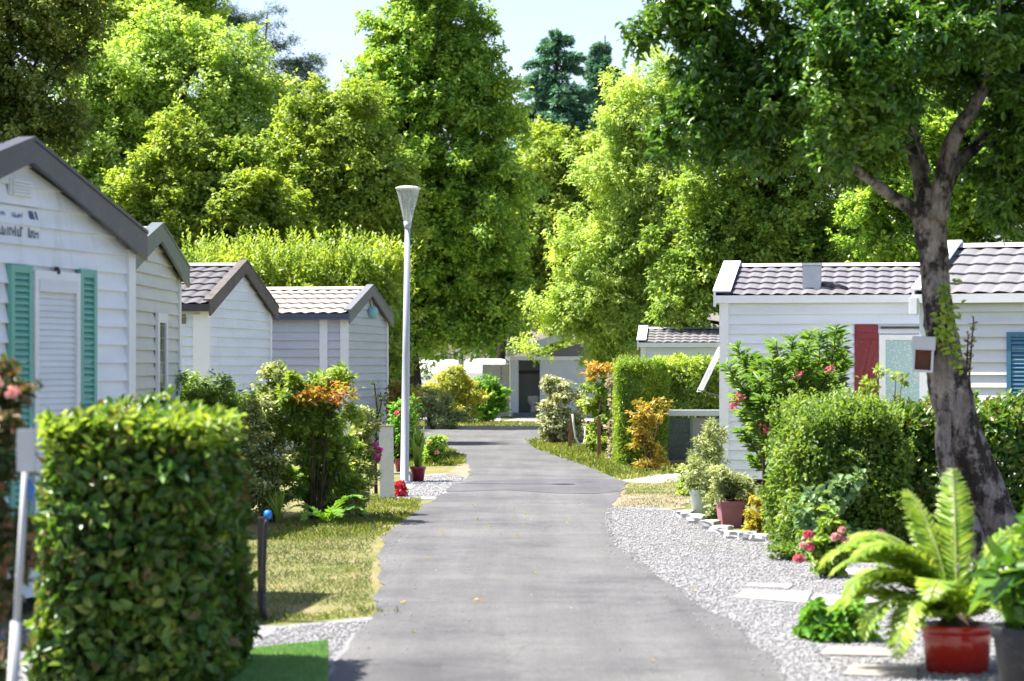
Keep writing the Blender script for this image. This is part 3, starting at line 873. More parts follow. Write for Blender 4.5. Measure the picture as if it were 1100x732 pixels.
def home(label, A, B, L, side, eave, ridge, wallm, roofm, bargem, fasciam, capm, verge=0.10, barge_h=0.2, pitch=0.15, ov=0.14, xov=0.1, z0=0.14, period=0.235, trimm=None, course=0.46, tiled=True):
    """mobile home: A, B near and far corner of the gable by the lane; the body runs L metres away from it"""
    W = math.hypot(B[0] - A[0], B[1] - A[1])
    rz = math.atan2(B[1] - A[1], B[0] - A[0]) - math.pi / 2
    root = thing('mobile_home', label, 'mobile home', (A[0], A[1], 0), rz, 'mobile homes along the lane')
    sx = side
    mb = MB()
    siding(mb, (0, 0, 0), (sx, 0, 0), (0, -1, 0), L, z0, eave, None, pitch)
    siding(mb, (0, W, 0), (sx, 0, 0), (0, 1, 0), L, z0, eave, None, pitch)
    siding(mb, (0, 0, 0), (0, 1, 0), (-sx, 0, 0), W, z0, eave, ridge, pitch)
    siding(mb, (sx * L, 0, 0), (0, 1, 0), (sx, 0, 0), W, z0, eave, ridge, pitch)
    mb.build('wall', wallm, root)
    mb = MB()
    mb.box(sx * 0.12, sx * (L - 0.12), 0.12, W - 0.12, 0.0, z0 + 0.02)
    mb.build('chassis', paint('dark_underside', (0.03, 0.03, 0.03), 0.9), root)
    for (cx, cy, ux, uy) in ((0, 0, -sx, -1), (0, W, -sx, 1), (sx * L, 0, sx, -1), (sx * L, W, sx, 1)):
        mb = MB()
        mb.box(cx + ux * 0.046, cx - ux * 0.10, cy + uy * 0.046, cy - uy * 0.10, z0 - 0.03, eave - 0.02)
        mb.build('corner_trim', trimm or TRIM, root)
    # roof
    sl_ = Vector((0, W / 2, ridge - eave))
    slen = sl_.length
    vd = sl_.normalized()
    tn = vd.z / vd.y
    mb = MB()
    x0, x1 = -xov, L + xov
    ez = eave + 0.03 - ov * tn
    full = slen + ov / vd.y
    if tiled:
        tile_slope(mb, (sx * x0, -ov, ez + 0.03), (sx, 0, 0), (0, vd.y, vd.z), (0, -vd.z, vd.y), x1 - x0, full, period, course)
        tile_slope(mb, (sx * x0, W + ov, ez + 0.03), (sx, 0, 0), (0, -vd.y, vd.z), (0, vd.z, vd.y), x1 - x0, full, period, course)
    zr = ridge + 0.03
    mb.prism([(-ov, ez), (W / 2, zr), (W + ov, ez), (W + ov, ez + 0.028), (W / 2, zr + 0.028), (-ov, ez + 0.028)], 'x', sx * x0, sx * x1)
    roof = mb.build('roof', roofm, root)
    mb = MB()
    mb.prism([(W / 2 - 0.13, zr + 0.05 - 0.13 * tn + 0.03), (W / 2, zr + 0.105), (W / 2 + 0.13, zr + 0.05 - 0.13 * tn + 0.03), (W / 2, zr + 0.03)], 'x', sx * (x0 - 0.01), sx * (x1 + 0.01))
    mb.build('ridge_cap', capm, roof)
    for yy, s_ in ((-ov, -1), (W + ov, 1)):
        mb = MB()
        mb.box(sx * x0, sx * x1, yy, yy + s_ * 0.07, ez - 0.075, ez + 0.045)
        mb.build('gutter', fasciam, root)
    for gx, go in ((x0, -1), (x1, 1)):
        for fl in (0, 1):
            mb = MB()
            def yy(y): return y if not fl else W - y
            g0, g1 = gx + go * 0.035, gx - go * 0.002
            mb.prism([(yy(-ov - 0.07), ez - barge_h * 0.75), (yy(-ov - 0.07), ez + 0.10), (yy(W / 2), zr + 0.125), (yy(W / 2), zr + 0.125 - barge_h)], 'x', sx * g0, sx * g1)
            mb.prism([(yy(-ov - 0.07), ez + 0.10), (yy(-ov - 0.07), ez + 0.128), (yy(W / 2), zr + 0.153), (yy(W / 2), zr + 0.125)], 'x', sx * (gx + go * 0.045), sx * (gx - go * verge))
            mb.build('bargeboard', bargem, root)
    root['w'] = W
    del root['w']
    return root

def addbox(root, name, mat, *bs, bv=0):
    mb = MB()
    for q in bs:
        x0, x1, y0, y1, z0, z1 = q
        if bv: mb.bbox(min(x0, x1), max(x0, x1), min(y0, y1), max(y0, y1), z0, z1, bv)
        else: mb.box(*q)
    return mb.build(name, mat, root)

def louvre(mb, axis, a0, a1, z0, z1, off, nrm, slat=0.055, fr=0.055):
    """louvred shutter leaf lying in a wall plane: frame and slanted slats"""
    def bx(u0, u1, w0, w1, n0, n1):
        if axis == 'y': mb.box(off + nrm * n0, off + nrm * n1, u0, u1, w0, w1)
        else: mb.box(u0, u1, off + nrm * n0, off + nrm * n1, w0, w1)
    bx(a0, a0 + fr, z0, z1, 0, 0.04)
    bx(a1 - fr, a1, z0, z1, 0, 0.04)
    bx(a0 + fr, a1 - fr, z0, z0 + fr, 0.002, 0.038)
    bx(a0 + fr, a1 - fr, z1 - fr, z1, 0.002, 0.038)
    bx(a0 + fr, a1 - fr, z0 + fr, z1 - fr, 0.001, 0.006)
    z = z0 + fr
    while z < z1 - fr - 0.01:
        if axis == 'y':
            v = [(off + nrm * 0.034, a0 + fr, z), (off + nrm * 0.034, a1 - fr, z), (off + nrm * 0.008, a1 - fr, z + slat), (off + nrm * 0.008, a0 + fr, z + slat), (off + nrm * 0.034, a0 + fr, z + 0.012), (off + nrm * 0.034, a1 - fr, z + 0.012)]
        else:
            v = [(a0 + fr, off + nrm * 0.034, z), (a1 - fr, off + nrm * 0.034, z), (a1 - fr, off + nrm * 0.008, z + slat), (a0 + fr, off + nrm * 0.008, z + slat), (a0 + fr, off + nrm * 0.034, z + 0.012), (a1 - fr, off + nrm * 0.034, z + 0.012)]
        mb.add(v, [(0, 1, 5, 4), (4, 5, 2, 3)])
        z += slat

M_TEAL = paint('sea_green_paint', (0.15, 0.42, 0.34), 0.45, 0.1)
M_CHAR = paint('charcoal_brown_metal', (0.05, 0.046, 0.048), 0.4, 0.2)
M_GLASS_DARK = paint('dark_window_glass', (0.05, 0.06, 0.065), 0.08, 0.2, dirt_amt=0.0, spec=0.8)

# ---- home 1: nearest on the left
A1, B1 = (d(-3.76), d(14.4)), (d(-2.85), d(18.0))
W1 = math.hypot(B1[0] - A1[0], B1[1] - A1[1])
e1 = Z(266, B1[1])
r1 = Z(172, (A1[1] + B1[1]) / 2)
h1 = home('white clapboard mobile home with charcoal bargeboards and sea green shutters, closest on the left', A1, B1, 8.6, -1, e1, r1,
          siding_mat('white_siding_stained', (0.78, 0.80, 0.83), amt=0.55), paint('pale_grey_roof', (0.209, 0.209, 0.219), 0.5, 0.15), M_CHAR, M_CHAR, M_CHAR, barge_h=0.175, pitch=0.155, ov=0.03)
def on1(px, py): return onwall(A1, B1, px, py)
s0, zt = on1(30, 290)
s1_, _ = on1(79, 290)
zb = 0.55
fr = 0.07
dr = addbox(h1, 'door', TRIM, (0.02, 0.065, s0, s0 + fr, zb, zt), (0.02, 0.065, s1_ - fr, s1_, zb, zt), (0.021, 0.064, s0 + fr, s1_ - fr, zt - fr, zt), (0.021, 0.064, s0 + fr, s1_ - fr, zb, zb + fr))
mb = MB()
z = zb + fr
while z < zt - fr - 0.12:                 # closed roller shutter
    mb.add([(0.045, s0 + fr, z), (0.045, s1_ - fr, z), (0.034, s1_ - fr, z + 0.05), (0.034, s0 + fr, z + 0.05)], [(0, 1, 2, 3)])
    z += 0.05
mb.box(0.02, 0.075, s0 + fr, s1_ - fr, z, zt - fr)
mb.build('roller_shutter', siding_mat('shutter_white', (0.70, 0.72, 0.75), amt=0.15), dr)
mb = MB(); mb.lathe([(0.0, 0), (0.03, 0.0), (0.03, 0.03), (0.015, 0.06), (0, 0.06)], (0.05, (s0 + s1_) / 2, zt - 0.02), 10)
mb.build('hook', M_CHAR, dr)
for pa, pb, py in ((5, 28, 284), (80, 97.5, 289)):
    u0, zt2 = on1(pa, py)
    u1, _ = on1(pb, py)
    mb = MB()
    louvre(mb, 'y', u0, u1, zb, zt2, 0.02, 1, 0.05, 0.06)
    mb.build('shutter', M_TEAL, h1)
# gable vent and sign lettering
u0, z1 = on1(6, 192); u1, z0 = on1(30, 213)
mb = MB()
mb.box(0.02, 0.04, u0, u1, z0, z1)
for i in range(5):
    zz = z0 + (z1 - z0) * (i + 0.5) / 5
    mb.box(0.04, 0.055, u0 + 0.03, u1 - 0.03, zz - 0.008, zz + 0.008)
mb.build('vent', siding_mat('shutter_white', (0.7, 0.72, 0.75)), h1)
def strokes(sn, z0f, z1f, spec, rng_seed, slant=0.0):
    """unreadable small lettering: upright and slanted strokes on the board"""
    rs = random.Random(rng_seed)
    words, mb = [], MB()
    s = sn[0]
    while s < sn[1]:
        wd = rs.uniform(0.012, 0.03)
        hh = rs.uniform(0.55, 1.0)
        zc0, zc1 = z0f, z0f + (z1f - z0f) * hh
        sl2 = slant * (zc1 - zc0)
        mb.add([(0.0235, s, zc0), (0.0235, s + wd, zc0), (0.0235, s + wd + sl2, zc1), (0.0235, s + sl2, zc1)], [(0, 1, 2, 3)])
        if rs.random() < 0.6:
            zz = rs.choice([zc0, zc1 - 0.018, (zc0 + zc1) / 2])
            mb.add([(0.0245, s, zz), (0.0245, s + 0.05, zz), (0.0245, s + 0.05, zz + 0.016), (0.0245, s, zz + 0.016)], [(0, 1, 2, 3)])
        gap = rs.random() <= 0.14
        s += wd + (0.12 if gap else rs.uniform(0.015, 0.03))
        if gap:
            words.append(mb)
            mb = MB()
    return [q for q in words + [mb] if q.f]
ua, zA = on1(-30, 238); ub, zB = on1(39, 247)
uA, zC = on1(-30, 249); _, zD = on1(39, 253)
nb = addbox(h1, 'name_board', siding_mat('board_white', (0.72, 0.76, 0.80), amt=0.1), (0.018, 0.021, ua - 0.1, ub + 0.03, zD - 0.05, zB + 0.16))
for q in strokes((ua, ub - 0.30), zB + 0.035, zB + 0.13, None, 3, 0.3): q.build('word', paint('sign_blue', (0.10, 0.15, 0.34), 0.5), nb)
for q in strokes((ua, ub), zD - 0.03, zD + 0.055, None, 8): q.build('word', paint('sign_grey', (0.10, 0.12, 0.15), 0.5), nb)
mb = MB()
mb.add([(0.024, ub - 0.20, zB + 0.14), (0.024, ub - 0.12, zB + 0.14), (0.024, ub - 0.03, zB + 0.02), (0.024, ub - 0.14, zB + 0.02)], [(0, 1, 2, 3)])
mb.add([(0.024, ub - 0.09, zB + 0.14), (0.024, ub - 0.05, zB + 0.14), (0.024, ub + 0.02, zB + 0.02), (0.024, ub - 0.005, zB + 0.02)], [(0, 1, 2, 3)])
mb.build('emblem', paint('sign_navy', (0.03, 0.05, 0.17), 0.5), nb)

# ---- home 2
A2, B2 = (d(-3.80), d(23.6)), (d(-3.745), d(27.1))
e2, r2 = Z(297, B2[1]), Z(255, (A2[1] + B2[1]) / 2)
h2 = home('cream sided mobile home with grey green roof edge, squeezed behind the closest one', A2, B2, 8.2, -1, e2, r2,
          siding_mat('cream_siding', (0.628, 0.609, 0.552)), paint('blue_grey_roof', (0.152, 0.172, 0.200), 0.35, 0.1), paint('grey_green_metal', (0.114, 0.133, 0.124), 0.4),
          paint('slate_gutter', (0.10, 0.12, 0.15), 0.4), paint('blue_grey_cap', (0.3, 0.33, 0.36), 0.4), barge_h=0.2, pitch=0.155, ov=0.12, tiled=False)
u0, zt = onwall(A2, B2, 165, 336); u1, _ = onwall(A2, B2, 175.5, 337)
wd = addbox(h2, 'window', TRIM, (0.02, 0.06, u0, u0 + 0.13, 0.7, zt), (0.02, 0.06, u1 - 0.13, u1, 0.7, zt), (0.021, 0.058, u0 + 0.13, u1 - 0.13, zt - 0.12, zt), (0.021, 0.058, u0 + 0.13, u1 - 0.13, 0.7, 0.8))
addbox(wd, 'pane', M_GLASS_DARK, (0.02, 0.035, u0 + 0.13, u1 - 0.13, 0.8, zt - 0.12))

# ---- home 3
A3, B3 = (d(-4.42), d(35.0)), (d(-3.90), d(38.9))
e3, r3 = Z(330, d(35.5)), Z(290, d(36.9))
h3 = home('pale blue white mobile home with dark tiled roof and weathered brown bargeboards', A3, B3, 8.0, -1, e3, r3,
          siding_mat('blue_white_siding', (0.684, 0.732, 0.780)), paint('dark_grey_tiles', (0.115, 0.108, 0.107), 0.5, 0.2), paint('weathered_board', (0.105, 0.09, 0.08), 0.7, 0.4, nscale=5),
          M_CHAR, paint('grey_cap', (0.20, 0.2, 0.21), 0.5), barge_h=0.21, pitch=0.165)
mb = MB()
xa, xb = -0.35, -1.0
mb.box(xa, xb, -0.02, -0.035, e3 - 0.30, e3 - 0.14)
mb.build('vent', paint('vent_brown', (0.20, 0.17, 0.14), 0.7), h3)
addbox(h3, 'porch_trim', TRIM, (-0.02, -0.22, -0.02, -0.045, 0.14, e3 - 0.14))

# ---- home 4
A4, B4 = (d(-2.82), d(41.0)), (d(-2.33), d(44.8))
e4, r4 = Z(340, d(41.4)), Z(315, d(42.9))
h4 = home('grey sided mobile home with a pale beige tiled roof, beside the street lamp', A4, B4, 7.6, -1, e4, r4,
          siding_mat('grey_siding', (0.532, 0.542, 0.571), amt=0.15), paint('pale_beige_tiles', (0.34, 0.29, 0.245), 0.6, 0.15), paint('mid_grey_board', (0.140, 0.140, 0.151), 0.5),
          paint('navy_grey_gutter', (0.07, 0.085, 0.12), 0.4), paint('pale_cap', (0.62, 0.58, 0.52), 0.5), barge_h=0.21, pitch=0.165)
addbox(h4, 'trim_board', TRIM, (-0.36, -0.52, -0.02, -0.042, 0.14, e4 - 0.05))
u, z = onwall(A4, B4, 395, 336)
mb = MB(); mb.lathe([(0, -0.14), (0.09, -0.11), (0.125, 0.0), (0.10, 0.10), (0, 0.14)], (0.10, u, z), 14)
bl = mb.build('wall_lamp', paint('turquoise_glaze', (0.25, 0.52, 0.55), 0.3), h4)
mb = MB(); mb.tube([(0.06, u, z + 0.13), (0.03, u - 0.05, z + 0.4), (0.03, u - 0.02, r4 - 0.1)], 0.012, 6)
mb.build('cord', M_CHAR, bl)

# ---- home 5: first on the right
A5 = (X(776, d(33)), d(33.0))
ax = Vector((1, -0.16, 0)).normalized()
gd = Vector((0.16, 1, 0)).normalized()
B5 = (A5[0] + gd.x * d(4.0), A5[1] + gd.y * d(4.0))
e5, r5 = Z(322, d(33)), Z(292, d(35))
M_TILE_R = paint('mauve_grey_tiles', (0.164, 0.156, 0.160), 0.5, 0.18)
M_SID_R = siding_mat('cool_white_siding', (0.723, 0.752, 0.790), amt=0.12)
h5 = home('white mobile home with grey tiled roof and one dark red shutter, behind the oleander', A5, B5, 8.4, 1, e5, r5, M_SID_R,
          M_TILE_R, TRIM, TRIM, paint('grey_white_cap', (0.55, 0.55, 0.56), 0.5), verge=0.24, barge_h=0.18, pitch=0.155, ov=0.06)
def on5(px, py):
    return onwall(A5, (A5[0] + ax.x, A5[1] + ax.y), px, py)
M_RED = paint('dark_red_paint', (0.20, 0.022, 0.03), 0.5, 0.15)
u0, zt = on5(918, 349); u1, zb = on5(943.5, 452)
mb = MB()
mb.bbox(u0, u1, -0.05, -0.022, zb, zt, 0.006)
for zz in (zt - 0.18, zb + 0.15): mb.box(u0 + 0.03, u1 - 0.03, -0.066, -0.05, zz - 0.045, zz + 0.045)
sh = mb.build('shutter', M_RED, h5)
mb = MB(); mb.prism([(u0 + 0.03, zb + 0.2), (u0 + 0.10, zb + 0.2), (u1 - 0.03, zt - 0.24), (u1 - 0.10, zt - 0.24)], 'y', -0.064, -0.05)
mb.build('brace', M_RED, sh)
w0, wt = on5(944.5, 360); w1, wb = on5(1010, 440)
wi = addbox(h5, 'window', TRIM, (w0, w0 + 0.10, -0.07, -0.02, wb, wt), (w1 - 0.10, w1, -0.07, -0.02, wb, wt), (w0 + 0.10, w1 - 0.10, -0.068, -0.02, wt - 0.08, wt), (w0 + 0.10, w1 - 0.10, -0.068, -0.02, wb, wb + 0.07))
def lace():
    m, nt, b = new_mat('turquoise_lace_curtain')
    v = coords(nt)
    vo = N(nt, 'ShaderNodeTexVoronoi'); vo.inputs['Scale'].default_value = 22
    nt.links.new(v, vo.inputs['Vector'])
    r = ramp(nt, [(0.2, (0.55, 0.60, 0.60)), (0.5, (0.30, 0.46, 0.47)), (0.9, (0.36, 0.52, 0.52))])
    nt.links.new(vo.outputs['Distance'], r.inputs[0])
    n = noise_tex(nt, v, 3.0, 3)
    r2 = ramp(nt, [(0.6, (0, 0, 0)), (0.66, (0.7,) * 3)])
    nt.links.new(n.outputs[0], r2.inputs[0])
    nt.links.new(mix_col(nt, r2.outputs[0], r.outputs[0], (0.55, 0.45, 0.5)), b.inputs['Base Color'])
    b.inputs['Roughness'].default_value = 0.25
    return m
addbox(wi, 'pane', lace(), (w0 + 0.10, w1 - 0.10, -0.045, -0.02, wb + 0.07, wt - 0.08))
u0, zz = on5(946, 352); u1, _ = on5(1012, 352)
addbox(h5, 'awning_rail', M_CHAR, (u0, u1, -0.07, -0.02, zz - 0.02, zz + 0.015))
# flue on the roof
u0, zt = on5(861, 290); u1, _ = on5(881, 290)
mb = MB(); yv = 0.42; zv = e5 + 0.06 + yv * (r5 - e5) / (d(4.0) / 2)
mb.bbox(u0, u1, yv, yv + 0.3, zv - 0.12, zv + 0.40, 0.01)
fl = mb.build('flue', paint('galvanised', (0.45, 0.48, 0.50), 0.4, 0.15, metal=0.3), h5)
mb = MB(); mb.box(u0 - 0.02, u1 + 0.02, yv - 0.02, yv + 0.32, zv + 0.402, zv + 0.44)
mb.build('flue_cap', paint('galvanised_cap', (0.55, 0.57, 0.58), 0.4, metal=0.3), fl)
mb = MB(); mb.tube([(u1 + 0.02, yv + 0.1, zv + 0.06), (u1 + 0.2, yv + 0.05, zv + 0.08), (u1 + 0.42, yv, zv + 0.02)], [0.07, 0.06, 0.03], 8)
mb.build('flue_pipe', M_CHAR, fl)
# raised flap of the end window
p0, p1 = P(771, 373, d(34.0)), P(748, 421, d(34.0))
fx0 = Vector((-0.10, 0.9, 0))
mb = MB()
def loc5(p):
    return h5.matrix_basis.inverted() @ p if False else Matrix.Rotation(-h5.rotation_euler.z, 4, 'Z') @ (p - Vector(h5.location))
a, b_ = loc5(p0), loc5(p1)
n2 = Vector((a.z - b_.z, 0, b_.x - a.x)).normalized() * 0.02
for q in (0.0,):
    v = [a, b_, b_ + Vector((0, 1.1, 0)), a + Vector((0, 1.1, 0))]
    v2 = [p + n2 for p in v]
    mb.add([*v, *v2], [(0, 1, 2, 3), (7, 6, 5, 4), (0, 4, 5, 1), (1, 5, 6, 2), (2, 6, 7, 3), (3, 7, 4, 0)])
fp = mb.build('window_flap', TRIM, h5)
mb = MB(); mb.tube([loc5(P(750, 419, d(34))), loc5(P(776, 426, d(34)))], 0.012, 6)
mb.build('stay', M_CHAR, fp)

# ---- home 6: second on the right, nearer
A6 = (X(992, d(28)), d(28.0)); B6 = (A6[0] + d(1.40), d(31.63))
e6, r6 = Z(321, d(28)), Z(272, d(29.9))
h6 = home('white mobile home with a blue louvred shutter, partly behind the big trunk', A6, B6, 8.0, 1, e6, r6, siding_mat('warm_white_siding', (0.742, 0.732, 0.732), amt=0.12),
          paint('grey_tiles', (0.175, 0.17, 0.172), 0.5, 0.15), TRIM, TRIM, paint('white_cap', (0.518, 0.518, 0.518), 0.5), verge=0.2, barge_h=0.2, pitch=0.17, ov=0.06, period=0.27, course=0.5)
u0, zt = onwall(A6, (A6[0] + 3.63, A6[1] - 1.40), 1082, 357); u1, zb = onwall(A6, (A6[0] + 3.63, A6[1] - 1.40), 1132, 441)
mb = MB(); louvre(mb, 'x', u0, u1, zb, zt, -0.02, -1, 0.055, 0.06)
mb.build('shutter', paint('steel_blue_paint', (0.06, 0.19, 0.30), 0.45, 0.1), h6)
mb = MB(); mb.bbox(-0.17, -0.05, -0.16, -0.05, e6 - 0.22, e6 + 0.02, 0.01)
mb.build('gutter_end', TRIM, h6)

# ---- home 7: far on the right, only the top shows
A7 = (X(690, d(54)), d(54.0)); B7 = (A7[0] + 0.35, d(57.8))
e7, r7 = Z(371, d(54)), Z(357, d(56))
home('small distant white mobile home with grey tiles, above the clipped column hedge', A7, B7, 7.0, 1, e7, r7, siding_mat('far_white_siding', (0.723, 0.752, 0.780), amt=0.1),
     paint('far_grey_tiles', (0.192, 0.185, 0.192), 0.5, 0.15), TRIM, TRIM, TRIM, verge=0.2, barge_h=0.2, ov=0.06)

# ================================================================== street lamp
YL = D(520)
xl = X(434.5, YL)
lamp = thing('street_lamp', 'tall light grey street lamp with an upturned clear cone lantern', 'street lamp', (xl, YL, 0))
kl = YL / F
ht = Z(246, YL)
mb = MB()
mb.lathe([(0.10, 0), (0.10, 0.04), (4.6 * kl, 0.06), (4.0 * kl, ht * 0.5), (2.9 * kl, ht), (0, ht)], (0, 0, 0), 16)
mb.build('pole', paint('lamp_grey_paint', (0.370, 0.392, 0.422), 0.45, 0.08, dirt_amt=0.15), lamp)
zh = Z(200, YL) - ht
head = MB()
head.lathe([(2.6 * kl, ht), (3.6 * kl, ht + zh * 0.02), (4.4 * kl, ht + zh * 0.17), (0.0, ht + zh * 0.17)], (0, 0, 0), 18)
head.build('lantern_collar', paint('lamp_grey_paint', (0.55, 0.58, 0.62)), lamp)
def clear_plastic():
    m, nt, b = new_mat('weathered_clear_plastic')
    v = coords(nt, (6, 6, 1))
    n = noise_tex(nt, v, 3, 4, 0.6)
    r = ramp(nt, [(0.3, (0.20,) * 3), (0.75, (0.52,) * 3)])
    nt.links.new(n.outputs[0], r.inputs[0])
    tp = N(nt, 'ShaderNodeBsdfTransparent')
    tp.inputs[0].default_value = (0.93, 0.95, 0.95, 1)
    b.inputs['Base Color'].default_value = (0.62, 0.65, 0.66, 1)
    b.inputs['Roughness'].default_value = 0.2
    mx = N(nt, 'ShaderNodeMixShader')
    nt.links.new(r.outputs[0], mx.inputs[0])
    nt.links.new(tp.outputs[0], mx.inputs[1])
    nt.links.new(b.outputs[0], mx.inputs[2])
    nt.links.new(mx.outputs[0], nt.nodes['Material Output'].inputs['Surface'])
    return m
lb = MB()
lb.lathe([(4.2 * kl, ht + zh * 0.17), (7.0 * kl, ht + zh * 0.42), (10.4 * kl, ht + zh * 0.72), (13.0 * kl, ht + zh * 0.93)], (0, 0, 0), 24)
lens = lb.build('lantern_bowl', clear_plastic(), lamp)
mb = MB(); mb.lathe([(2.2 * kl, ht + zh * 0.18), (2.2 * kl, ht + zh * 0.62), (4.0 * kl, ht + zh * 0.72), (4.5 * kl, ht + zh * 0.86), (0, ht + zh * 0.9)], (0, 0, 0), 12)
mb.build('bulb_holder', paint('bulb_grey', (0.35, 0.35, 0.30), 0.5), lens)
mb = MB(); mb.lathe([(0, ht + zh * 0.925), (13.4 * kl, ht + zh * 0.925), (13.6 * kl, ht + zh * 0.955), (9.5 * kl, ht + zh * 0.99), (0, ht + zh * 1.01)], (0, 0, 0), 24)
mb.build('lantern_cap', paint('cap_white', (0.72, 0.73, 0.72), 0.4), lamp)
lamp.rotation_euler = (0, R(0.7), 0)

# white roadside post
YP = D(537)
kp = YP / F
post = thing('marker_post', 'flat cream white plank post standing in the grass by the lane', 'post', (X(416, YP), YP, 0))
mb = MB()
mb.prism([(-7.5 * kp, -0.05), (7.8 * kp, -0.05), (6.2 * kp, Z(459, YP)), (-9.2 * kp, Z(459, YP))], 'y', -0.03, 0.03)
mb.build('plank', paint('cream_post_paint', (0.66, 0.66, 0.60), 0.6, 0.12, dirt=(0.2, 0.2, 0.15), dirt_amt=0.4), post)
addbox(post, 'plank_cap', paint('post_cap_wood', (0.42, 0.36, 0.26), 0.8), (-9.5 * kp, 6.6 * kp, -0.036, 0.036, Z(459, YP), Z(457, YP)))

# sign post and blue tie at the left edge
YS = d(10.2)
sg = thing('sign_post', 'leaning white post with a small blank white plate at the left edge', 'sign post', (X(8, YS), YS, 0))
mb = MB()
p0, p1 = Vector((0, 0, -0.03)), P(30, 470, YS) - Vector((X(8, YS), YS, 0))
dv = (p1 - p0)
mb.tube([p0 + dv * (-0.08), p0 + dv * 0.45], 0.030, 4)
mb.tube([p0 + dv * 0.40, p1], 0.019, 4)
mb.build('stake', paint('stake_white', (0.40, 0.41, 0.42), 0.6), sg)
a = P(20, 461, YS) - Vector((X(8, YS), YS, 0)); b_ = P(40, 507, YS) - Vector((X(8, YS), YS, 0))
addbox(sg, 'plate', paint('plate_white', (0.46, 0.47, 0.47), 0.5), (a.x, b_.x, -0.05, -0.03, b_.z, a.z), bv=0.004)
a = P(33, 526, YS) - Vector((X(8, YS), YS, 0))
mb = MB(); mb.tube([a + Vector((-0.01, 0, 0.05)), a + Vector((0.01, -0.01, 0)), a + Vector((0, 0, -0.06))], [0.008, 0.018, 0.008], 6)
mb.build('tie', paint('blue_tie', (0.03, 0.14, 0.45), 0.5), sg)

# ================================================================== near left hedge, pipe stand, mat
YH = d(12.3)
hx0, hx1 = X(29, YH), X(254, d(13.2))
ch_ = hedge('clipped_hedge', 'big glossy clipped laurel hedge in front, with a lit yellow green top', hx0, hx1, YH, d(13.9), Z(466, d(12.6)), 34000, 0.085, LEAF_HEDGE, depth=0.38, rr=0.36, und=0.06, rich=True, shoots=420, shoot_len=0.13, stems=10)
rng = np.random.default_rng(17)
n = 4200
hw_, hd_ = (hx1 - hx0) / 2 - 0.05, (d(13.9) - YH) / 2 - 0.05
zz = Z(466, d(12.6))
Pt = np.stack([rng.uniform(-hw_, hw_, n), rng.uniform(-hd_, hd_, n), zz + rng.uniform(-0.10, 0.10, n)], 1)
leaf_mesh('young_leaves', Pt, rng.normal(size=(n, 3)) * 0.5 + np.array([0, 0, 0.7]), rng.normal(size=(n, 3)) + np.array([0, 0, 0.4]), 0.08 * rng.uniform(.6, 1.3, n), 0.5, LEAF_YELLOW, ch_, rich=True)  # new growth on top, its yellow also carrying the sunlit look in colour
SEED[0] += 1
shrub('photinia_bush', 'red tipped bush cut off by the left edge, behind the leaning white post', [ell(-12, 470, 42, 70, d(11.0)), ell(-15, 580, 40, 80, d(11.0))], d(11.0), 2600, 15, leaf_mat('dull_red_green_leaf', [(0.05, 0.09, 0.02), (0.08, 0.12, 0.03), (0.24, 0.11, 0.05), (0.06, 0.10, 0.025), (0.10, 0.13, 0.03)], 0.3, gain=1.0), clump_px=22, clumps=36, rich=True,
      flowers=(PALE_PINK, [(6, 410), (20, 420), (3, 440)], 10, 22))
YI = D(668)
ki = YI / F
st = thing('standpipe', 'black water pipe with a bright blue tap tied to a stake, beside the big hedge', 'standpipe', (X(281, YI), YI, 0))
mb = MB(); mb.bbox(-4.5 * ki, 2.5 * ki, 0.0, 0.05, -0.03, Z(556, YI), 0.006)
mb.build('stake', paint('old_brown_wood', (0.10, 0.075, 0.055), 0.8, 0.3), st)
mb = MB(); mb.tube([(5 * ki, -0.03, -0.02), (2 * ki, -0.03, 0.10), (3 * ki, -0.03, 0.45), (4.5 * ki, -0.03, 0.75), (7.0 * ki, -0.03, Z(556, YI))], [3.6 * ki, 3.2 * ki, 2.6 * ki, 2.4 * ki, 2.2 * ki], 10)
mb.build('pipe', paint('black_pipe', (0.02, 0.02, 0.022), 0.4), st)
mb = MB(); mb.lathe([(0, 0), (3.2 * ki, 0), (4.2 * ki, 4 * ki), (3.6 * ki, 8 * ki), (0, 9 * ki)], (7.2 * ki, -0.03, Z(557, YI)), 12)
mb.build('tap', paint('bright_blue', (0.02, 0.22, 0.62), 0.4), st)

m0 = [G(236, 745), G(352, 745), G(352, 692), G(262, 701), G(236, 712)]
SEED[0] += 1
rng = np.random.default_rng(SEED[0])
mt = thing('turf_mat', 'bright green artificial grass mat lying beside the big hedge', 'mat', (m0[0][0], m0[0][1], 0))
mb = MB(); mb.prism([(a - m0[0][0], b - m0[0][1]) for a, b in m0], 'z', 0.009, 0.02)
mb.build('backing', paint('mat_green', (0.11, 0.24, 0.07), 0.9), mt)
p = np.array(m0)
q = p.min(0) + rng.random((26000, 2)) * (p.max(0) - p.min(0))
q = q[inside(q, p)]
n = len(q)
o = leaf_mesh('pile', np.concatenate([q, np.full((n, 1), 0.018)], 1), rng.normal(size=(n, 3)) * np.array([1, 1, .2]), rng.normal(size=(n, 3)) * .45 + np.array([0, 0, 1]), 0.022, 0.28,
              leaf_mat('mat_fibre', [(0.12, 0.25, 0.06), (0.17, 0.31, 0.09), (0.22, 0.36, 0.12)], 0.2, patch=0.15), mt, (m0[0][0], m0[0][1], 0))
o['kind'] = 'stuff'

